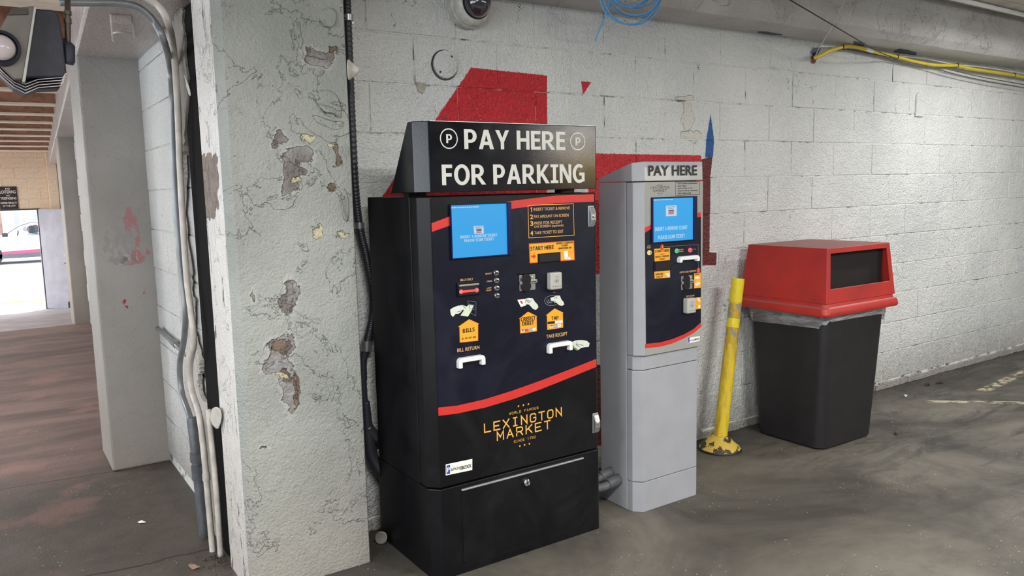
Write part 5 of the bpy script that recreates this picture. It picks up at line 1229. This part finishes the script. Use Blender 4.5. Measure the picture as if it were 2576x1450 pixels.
for k in range(4):     # louvre blades under the housing
    dy = k*7.0
    P1 = [Pf(166-k*2, 184+dy, YL+.0), Pf(158-k*2, 195+dy, YL), Pf(96, 200+dy, YL), Pf(64, 212+dy*1.1, YL), Pf(36, 200+dy, YL-.02), Pf(8, 174+dy*1.15, YL-.04), Pf(-16, 148+dy*1.2, YL-.05)]
    mb = MB(); n_ = len(P1); mb.v = [tuple(p) for p in P1]+[tuple(p+Vector((0, .035, .006))) for p in P1]
    mb.f = [[i, i+1, n_+i+1, n_+i] for i in range(n_-1)]; mb.mi = [0]*(n_-1)
    o = obj('louvre_blade', mb, LV, fd); s = o.modifiers.new('s', 'SOLIDIFY'); s.thickness = .002; s.offset = 0
slab('louvre_core', [(156, 190), (150, 222), (96, 224), (64, 236), (34, 222), (-14, 170), (-14, 140), (60, 190)], YL+.045, YL+.14, FLB, .002)
obj('mounting_stem', MB().tube([atY(170, -30, YL+.03), atY(170, 45, YL+.03), atY(171, 100, YL+.03), atY(172, 120, YL+.03)], .0085, 12), GV, fd, smooth=True)
for y0_, y1_ in ((28, 38), (46, 60)): obj('coupling', MB().tube([atY(170, y0_, YL+.03), atY(170.5, y1_, YL+.03)], .011, 12), GV, fd, smooth=SM)
obj('swivel_clamp', MB().tube([atY(171, 110, YL+.02), atY(174, 116, YL+.02), atY(175, 155, YL+.02), atY(174, 162, YL+.02)], [.012, .017, .016, .012], 12).tube([atY(158, 100, YL+.04), atY(173, 128, YL+.02)], .01, 10), FLB, fd, smooth=SM)
adopt(fd)

# ================================================================== cables on the right
BLUC = plain('light_blue_cable', rgb(96, 170, 232), .4, var=.05)
cb = thing('coiled_cable', 'coil of light blue network cable hanging from the beam above the kiosks', 'cable', loc=tuple(atY(1600, 0, 2.74)))
rc = random.Random(11); YC = 2.735
for k in range(9):
    cx_, cy_ = 1598+rc.uniform(-18, 16), -22+rc.uniform(-26, 12); r1 = rc.uniform(52, 74); tilt = rc.uniform(-.35, .35); y_ = YC-.004*k+rc.uniform(-.01, .01)
    pts = []
    for j in range(33):
        a = 2*PI*j/32; u, v = r1*math.cos(a), r1*.98*math.sin(a)
        pts.append(atY(cx_+u*math.cos(tilt)-v*math.sin(tilt)*.3, cy_+v+u*math.sin(tilt)*.5, y_+.012*math.sin(a+k)))
    obj('cable_loop', MB().tube(pts, .0032, 8), BLUC, cb, smooth=True)
pts = smoothpath([atY(1540, -30, YC-.02), atY(1530, 12, YC-.02), atY(1522, 40, YC-.02), atY(1508, 75, YC-.02), atY(1498, 102, YC-.02)], 6)
obj('cable_end', MB().tube(pts, .0034, 8), BLUC, cb, smooth=True)
obj('coil_tie', MB().tube([atY(1600, -60, YC-.03), atY(1596, -88, YC-.02), atY(1592, -60, YC+.02)], .004, 6), BINB, cb)
adopt(cb)
YLC = plain('yellow_cable_sheath', rgb(232, 208, 60), .4, var=.06, scale=20)
yc = thing('cable_bundle', 'thick yellow cable tied along the wall just below the beam', 'cable', loc=tuple(atY(2300, 155, D-.02)))
ypts = [(2050, 145), (2066, 139), (2082, 130), (2100, 124), (2118, 119), (2149, 117), (2193, 129), (2251, 142), (2295, 154), (2342, 163), (2380, 165), (2405, 165), (2447, 174), (2529, 186), (2576, 194), (2640, 205), (2720, 216)]
obj('yellow_sheath', MB().tube(smoothpath([atY(x, y, 2.985) for x, y in ypts], 6), .0115, 12), YLC, yc, smooth=True)
obj('white_label_wrap', MB().tube([atY(2177, 124.5, 2.985), atY(2194, 129, 2.985)], .0122, 12), WHP, yc)
obj('companion_wire', MB().tube(smoothpath([atY(x, y, 2.998) for x, y in ((2062, 117), (2110, 118), (2200, 128), (2260, 140), (2330, 148), (2400, 162), (2480, 170), (2576, 185), (2680, 198))], 6), .0045, 8), PW, yc, smooth=True)
obj('companion_wire', MB().tube(smoothpath([atY(x, y, 2.995) for x, y in ((2054, 143), (2120, 124), (2200, 136), (2255, 147), (2310, 156))], 6), .004, 8), BINB, yc, smooth=True)
for x, y in ((2118, 119), (2256, 143), (2407, 165), (2551, 189)):
    c0 = atY(x, y, 2.985); obj('cable_tie', MB().tube([c0+Vector((-.002, 0, 0)), c0+Vector((.004, 0, 0))], .0145, 10).tube([c0+Vector((0, -.01, .01)), c0+Vector((.004, -.012, .022))], .0016, 6), BINB, yc)
adopt(yc)
WIRE = plain('grey_wire', rgb(96, 98, 108), .4, var=.05); DW = plain('dark_wire', rgb(40, 44, 62), .4, var=.05); LW = plain('light_wire', rgb(196, 196, 196), .4)
def wire(label, pts, r, mat): 
    o = obj('overhead_wire', MB().tube(smoothpath(pts, 5), r, 8), mat, smooth=True); tag(o, label, 'wire'); return o
wire('dark wire slanting down across the beam from the ceiling to the cable tie', [atY(1950, -22, 2.70), atY(2110, 72, 2.73), atY(2200, 125, 2.80), atY(2252, 147, 2.97)], .0034, DW)
wire('thin pale wire crossing steeply down the beam to the drill hole', [atY(2135, -20, 2.70), atY(2095, 64, 2.73), atY(2060, 122, 2.9), atY(2048, 150, 3.02)], .003, LW)
wire('upper of two thin wires sagging along the wall below the yellow cable', [atY(x, y, 2.985) for x, y in ((2252, 146), (2330, 158), (2400, 178), (2480, 196), (2576, 213), (2700, 235))], .0036, WIRE)
wire('lower of two thin wires sagging along the wall below the yellow cable', [atY(x, y, 2.98) for x, y in ((2250, 149), (2330, 166), (2400, 186), (2480, 204), (2576, 221), (2700, 243))], .0036, WIRE)
# drill hole with a dark splash of paint
HB = plain('dark_blue_paint', rgb(30, 44, 74), .5, var=.1); HR = plain('rust_red_paint', rgb(110, 40, 34), .6)
dh = thing('drilled_hole', 'dark ragged cable hole with rust red drip on the wall under the beam', 'hole', loc=tuple(atY(2048, 145, D)))
def blob(cx, cy, rx, ry, n, seed, y, mat, name, parent):
    r = random.Random(seed); P = []
    for k in range(n): a = 2*PI*k/n; s = r.uniform(.55, 1.15); P.append((cx+rx*s*math.cos(a), cy+ry*s*math.sin(a)))
    return flat(xz(P, y), y-.0006, mat, parent, name)
obj('hole_rim', MB().lathe([(.022, 0), (.022, .006), (.012, .006), (.010, 0)], (atY(2048, 143, D).x, D-.003, atY(2048, 143, D).z), '-y', 14), HB, dh)
blob(2052, 128, 13, 11, 17, 4, D-.004, HB, 'paint_splash', dh); blob(2046, 150, 7, 10, 13, 5, D-.0045, HR, 'red_drip', dh); adopt(dh)
def soffit_mark(L, label, z=2.2765):
    P = [atZ(x, y, z) for x, y in L]; mb = MB(); mb.add([(v.x, v.y, z-.0006) for v in P], [list(range(len(P)))]); o = obj('paint_mark', mb, HB); tag(o, label, 'paint mark'); return o
soffit_mark([(2147, 103), (2176, 108), (2168, 127), (2146, 126)], 'small dark blue paint mark under the beam, left of two')
soffit_mark([(2248, 128), (2262, 122), (2285, 126), (2306, 133), (2304, 146), (2278, 150), (2252, 141)], 'large dark blue paint mark under the beam, right of two')
soffit_mark([(1905, 79), (1930, 80), (1950, 84), (1968, 86), (1967, 89), (1940, 88), (1906, 83)], 'thin smeared black paint mark under the beam left of the cable hole')

# ================================================================== ceiling light fixtures
TUBE = emit('fluorescent_tube', (1, .98, .94, 1), 9.0); TUBEB = emit('overbright_glint_tube', (1, .98, .94, 1), 260.0); FXW = plain('white_enamel', rgb(220, 222, 222), .35)  # overbright tubes belong to the added right-rear fixtures, for glints on the signs
LBL = ['fluorescent ceiling fixture at the upper right above the trash bin', 'ceiling fixture in the open bay facing the black kiosk', 'added ceiling fixture in front of the near pillar, lighting the slim kiosk side', 'ceiling fixture in the bay facing the trash bin', 'rearmost ceiling fixture in the right rear of the garage', 'added ceiling fixture at the right rear, for the glint on the black sign box',
 'added ceiling fixture at the right rear, for the glint on the slim kiosk header', 'added corridor ceiling fixture in place of daylight, nearest the near pillar', 'added corridor ceiling fixture in place of daylight, halfway to the far doorway']
for (fx, fy, fz_, w), lb in zip(FIX, LBL):
    ft = thing('ceiling_light', lb, 'light', 'fluorescent fixtures on the garage ceiling', loc=(fx, fy, fz_+.05))
    obj('light_body', MB().box(fx-.62, fx+.62, fy-.07, fy+.07, fz_, fz_+.055), FXW, ft, bevel=.006)
    for s in (-1, 1): obj('light_tube', MB().tube([(fx-.59, fy+s*.035, fz_-.025), (fx+.59, fy+s*.035, fz_-.025)], .014, 12), (TUBE if fx < 9 else TUBEB), ft, smooth=True)
    obj('tube_holder', MB().box(fx-.62, fx-.59, fy-.06, fy+.06, fz_-.045, fz_).box(fx+.59, fx+.62, fy-.06, fy+.06, fz_-.045, fz_), FXW, ft); adopt(ft)
cpp = [atZ(2415, 0, 2.535), atZ(2576, 38, 2.535)]; dd = cpp[1]-cpp[0]
tag(obj('ceiling_conduit', MB().tube([cpp[0]-dd*1.2, cpp[1]+dd*1.5], .014, 10), PW, smooth=True), 'straight white conduit fixed along the ceiling at the upper right', 'conduit')

# ================================================================== outside: car, people, building
def carmat(name, c, r=.25): return plain(name, c, r, var=.02)
CW = carmat('white_car_paint', rgb(236, 236, 236)); CP = carmat('pink_red_trim', rgb(206, 70, 100), .4); CG = plain('tinted_glass', rgb(96, 112, 122), .1, var=.05); CT = plain('tyre_black', rgb(48, 44, 50), .7)
gz = ZE-.06; cg = atZ(45, 664, gz); YCAR = cg.y
x0c = atY(-85, 640, YCAR).x; LEN = 4.4; CH = 1.5
car = thing('car', 'white car with a pink-red lower stripe passing beyond the far doorway', 'car', loc=(x0c+LEN/2, YCAR+.9, gz))
def cp(u, v): return (x0c+u*LEN, gz+v*CH)
prof = [(0, .20), (0, .42), (.03, .52), (.18, .60), (.25, .64), (.36, .88), (.44, .98), (.58, 1.0), (.76, .97), (.90, .70), (.98, .62), (1, .45), (1, .22), (.9, .17), (.1, .17)]
obj('car_body', MB().prism_y([cp(u, v) for u, v in [(0, .20), (0, .42), (.03, .52), (.18, .60), (.25, .655), (.80, .675), (.98, .62), (1, .45), (1, .22), (.9, .17), (.1, .17)]], YCAR, YCAR+1.75), CW, car, bevel=.05, seg=3)
obj('roof', MB().prism_y([cp(u, v) for u, v in [(.42, .955), (.47, .985), (.58, 1.0), (.76, .97), (.90, .70), (.98, .64), (.80, .66), (.72, .925), (.58, .955), (.47, .945)]], YCAR+.05, YCAR+1.70), CW, car, bevel=.015)
for yy_ in (YCAR+.02, YCAR+1.66):
    obj('windscreen_pillar', MB().prism_y([cp(.25, .65), cp(.43, .96), cp(.455, .955), cp(.275, .65)], yy_, yy_+.06), CW, car); obj('door_pillar', MB().prism_y([cp(.572, .66), cp(.572, .96), cp(.59, .96), cp(.595, .66)], yy_, yy_+.05), CT, car)
gg_ = G('clear_car_glass'); GLC = gg_.fin(rgb(60, 80, 90), .1, None, 0.0, Alpha=.2)
obj('lower_stripe', MB().prism_y([cp(.16, .30), cp(.86, .36), cp(.86, .26), cp(.16, .22)], YCAR-.012, YCAR+.02), CP, car)
obj('door_sill', MB().prism_y([cp(.12, .14), cp(.12, .24), cp(.86, .27), cp(.86, .14)], YCAR-.02, YCAR+.05), plain('dark_sill', rgb(88, 86, 96), .5), car)
obj('side_window', MB().prism_y([cp(.275, .66), cp(.43, .93), cp(.47, .945), cp(.572, .955), cp(.572, .66)], YCAR+.03, YCAR+.036), GLC, car)
obj('windscreen', MB().loft([[(cp(.27, .66)[0], YCAR+.08, cp(.27, .66)[1]), (cp(.44, .955)[0], YCAR+.12, cp(.44, .955)[1]), (cp(.44, .955)[0], YCAR+1.6, cp(.44, .955)[1]), (cp(.27, .66)[0], YCAR+1.64, cp(.27, .66)[1])], [(cp(.27, .66)[0]+.01, YCAR+.08, cp(.27, .66)[1]-.01), (cp(.44, .955)[0]+.01, YCAR+.12, cp(.44, .955)[1]-.01), (cp(.44, .955)[0]+.01, YCAR+1.6, cp(.44, .955)[1]-.01), (cp(.27, .66)[0]+.01, YCAR+1.64, cp(.27, .66)[1]-.01)]]), GLC, car)
obj('steering_wheel', MB().tube([(cp(.36, 0)[0]+.03*math.cos(a), YCAR+.42+.17*math.sin(a), gz+CH*.66+.17*math.cos(a)) for a in [k*PI/10 for k in range(21)]], .015, 6), CT, car)
obj('roof_rail', MB().tube([(cp(.25, .66)[0], YCAR-.01, cp(.25, .66)[1]), (cp(.37, .89)[0], YCAR-.01, cp(.37, .89)[1]), (cp(.45, .97)[0], YCAR-.01, cp(.45, .97)[1]), (cp(.58, .985)[0], YCAR-.01, cp(.58, .985)[1])], .012, 8), CT, car)
obj('wing_mirror', MB().box(cp(.25, 0)[0], cp(.29, 0)[0], YCAR-.16, YCAR, gz+CH*.66, gz+CH*.75), CT, car, bevel=.02)
obj('door_handle', MB().box(cp(.50, 0)[0], cp(.55, 0)[0], YCAR-.025, YCAR, gz+CH*.56, gz+CH*.585), CHR, car)
for u in (.17, .82):
    for dy_ in (0, 1.6): 
        w_ = obj('wheel', MB().lathe([(.32, -.02), (.33, .0), (.33, .16), (.30, .18)], (cp(u, 0)[0], YCAR+.16+dy_, gz+.33), '-y', 28), CT, car); obj('hub_cap', MB().lathe([(.2, .0), (.12, .03)], (cp(u, 0)[0], YCAR-.02+dy_, gz+.33), '-y', 20), GRYP, w_)
adopt(car)
SKIN = plain('skin', rgb(150, 104, 96), .6)
def bust(label, u, yy, shirt, hair):
    x, z = cp(u, .60); z += .02; t = thing('person', label, 'person', loc=(x, yy, z))
    def ell_(prof, mat, nm, sx, sy, dx=0): 
        m_ = MB().lathe(prof, (0, 0, 0), 'z', 22); m_.v = [(x+dx+a*sx, yy+b_*sy, z+c2) for a, b_, c2 in m_.v]; return obj(nm, m_, mat, t, smooth=True)
    ell_([(.19, -.25), (.21, -.05), (.22, .04), (.19, .10), (.10, .135), (.06, .15), (.055, .19)], shirt, 'shirt', .62, 1.0)
    ell_([(.05, .13), (.052, .18), (.07, .20), (.088, .25), (.092, .30), (.08, .35), (.05, .385), (.005, .395)], SKIN, 'head', 1.05, .86, -.02)
    obj('nose', MB().lathe([(.012, -.02), (.02, -.012), (.012, .02), (.003, .03)], (x-.118, yy, z+.27), 'z', 10), SKIN, t, smooth=True)
    for s_ in (-1, 1): obj('eye', MB().lathe([(.004, -.008), (.011, 0), (.004, .008)], (x-.105, yy+s_*.033, z+.30), 'z', 8), CT, t, smooth=True)
    ell_([(.075, .13), (.10, .18), (.105, .26), (.108, .32), (.09, .38), (.05, .41), (.005, .42)], hair, 'hair', 1.0, 1.0, .03)
    adopt(t); return t
bust('person with dark hair at the wheel of the white car', .455, YCAR+.45, plain('pale_shirt', rgb(170, 205, 215), .8), plain('dark_brown_hair', rgb(60, 36, 40), .8))
bust('passenger in a blue top seated beside the driver of the white car', .49, YCAR+1.2, plain('blue_shirt', rgb(120, 140, 190), .8), plain('grey_brown_hair', rgb(120, 96, 112), .8))
BY = 46
bw = thing('building', 'pale building with grey windows across the street beyond the doorway', 'building', loc=(atY(40, 560, BY).x, BY, gz))
ax0 = atY(-250, 560, BY).x; ax1 = atY(260, 560, BY).x
obj('facade', MB().box(ax0, ax1, BY, BY+4, gz, gz+9), plain('pale_facade', rgb(214, 212, 214), .8, var=.04, scale=1), bw)
def rect(nm, xa, ya, xb, yb, mat, d=.06):
    a, b = atY(xa, ya, BY), atY(xb, yb, BY); return obj(nm, MB().box(a.x, b.x, BY-d, BY+.02, b.z, a.z), mat, bw)
WG = plain('window_grey', rgb(150, 152, 164), .3, var=.02)
for q_ in ((34, 536, 50, 576), (82, 540, 96, 561), (56, 552, 66, 580)): f_ = rect('window', *q_, WG)
rect('shop_panel', 53, 536, 74, 549, plain('faded_orange_panel', rgb(214, 176, 160), .7)); rect('brick_pier', -30, 536, 8, 590, plain('brick_brown', rgb(150, 120, 110), .8, var=.2, scale=3))
adopt(bw)

# ================================================================== litter on the floor
LEAF = plain('dry_leaf', rgb(60, 48, 38), .8); 
def litter(px_, py_, s, label, mat, name, cat, seed):
    r = random.Random(seed); c0 = atZ(px_, py_, 0); n = 7; mb = MB(); ring = []; rot = r.uniform(0, PI)
    for k in range(n):
        a = 2*PI*k/n; rr = s*r.uniform(.6, 1.1); u, v = rr*math.cos(a), rr*.45*math.sin(a)
        ring.append((c0.x+u*math.cos(rot)-v*math.sin(rot), c0.y+u*math.sin(rot)+v*math.cos(rot), .003+r.uniform(0, s*.25)))
    mb.add([(c0.x, c0.y, .012+s*.12)]+ring, [(0, k+1, (k+1) % n+1) for k in range(n)])
    o = obj(name, mb, mat); sd = o.modifiers.new('s', 'SOLIDIFY'); sd.thickness = .002; tag(o, label, cat); return o
litter(2334, 969, .05, 'dry dark leaf on the floor close to the block wall, right of bin', LEAF, 'leaf', 'leaf', 1); litter(2364, 965, .045, 'rightmost dry leaf lying by the wall foot', LEAF, 'leaf', 'leaf', 2)
litter(2278, 998, .03, 'pale scrap on the floor just right of the trash bin', WHP, 'paper_scrap', 'scrap', 3); litter(2254, 1093, .03, 'small brown leaf on the floor in front of the bin', LEAF, 'leaf', 'leaf', 4)
litter(490, 1430, .035, 'brown paint chip on the floor in front of the conduits', plain('brown_chip', rgb(150, 120, 104), .8), 'paint_chip', 'chip', 5)
litter(357, 1317, .02, 'pale chip on the floor before the far pillar', WHP, 'paint_chip', 'chip', 6)
# crumbs of mortar and dirt round the conduit feet and kiosk foot
rdeb = random.Random(9); db = MB()
def crumb(x, y, s):
    v = [(x+rdeb.uniform(-s, s), y+rdeb.uniform(-s, s), 0), (x+rdeb.uniform(-s, s), y+rdeb.uniform(-s, s), 0), (x+rdeb.uniform(-s, s), y+s, .0), (x, y, s*rdeb.uniform(.5, 1.2))]
    db.add(v, [(0, 1, 3), (1, 2, 3), (2, 0, 3), (0, 2, 1)])
for k in range(150):
    c0 = atZ(rdeb.gauss(548, 22), min(1448, 1400+abs(rdeb.gauss(0, 22))), 0); crumb(c0.x, c0.y, rdeb.uniform(.002, .009))
for k in range(110):
    f = rdeb.random(); crumb(1.3+f*.77, YF-.008-abs(rdeb.gauss(0, .012)), rdeb.uniform(.001, .0035))
for k in range(160):
    crumb(rdeb.uniform(2.7, 7), D-.045-abs(rdeb.gauss(0, .02)), rdeb.uniform(.002, .008))
o = obj('dirt_crumbs', db, plain('dark_dirt', rgb(92, 82, 72), .9, var=.3)); tag(o, 'crumbs of dirt and mortar along the wall foot and around the conduit feet', 'debris'); stuff(o)

# unseen warm lamp, added for the yellow glint in the black sign box
wl_ = thing('added_glint_lamp', 'added warm lamp on the unseen rear wall, for the yellow glint on the sign box', 'lamp', loc=(12.2, -9.98, 2.0))
obj('lamp_base', MB().lathe([(.13, 0), (.13, .03)], (0, 0, 0), '-y', 20), FXW, wl_).location = (12.2, -9.97, 2.0)
for ch_ in list(wl_.children): ch_.rotation_euler = (0, 0, PI)
gl = obj('lamp_globe', MB().lathe([(.11*math.cos(a), .02+.1*math.sin(a)) for a in [k*PI/2/8 for k in range(8)]]+[(.002, .12)], (0, 0, 0), '-y', 20), emit('warm_glow', (1, .66, .12, 1), 170), wl_, smooth=True); gl.location = (12.2, -9.97, 2.0); gl.rotation_euler = (0, 0, PI)
adopt(wl_)
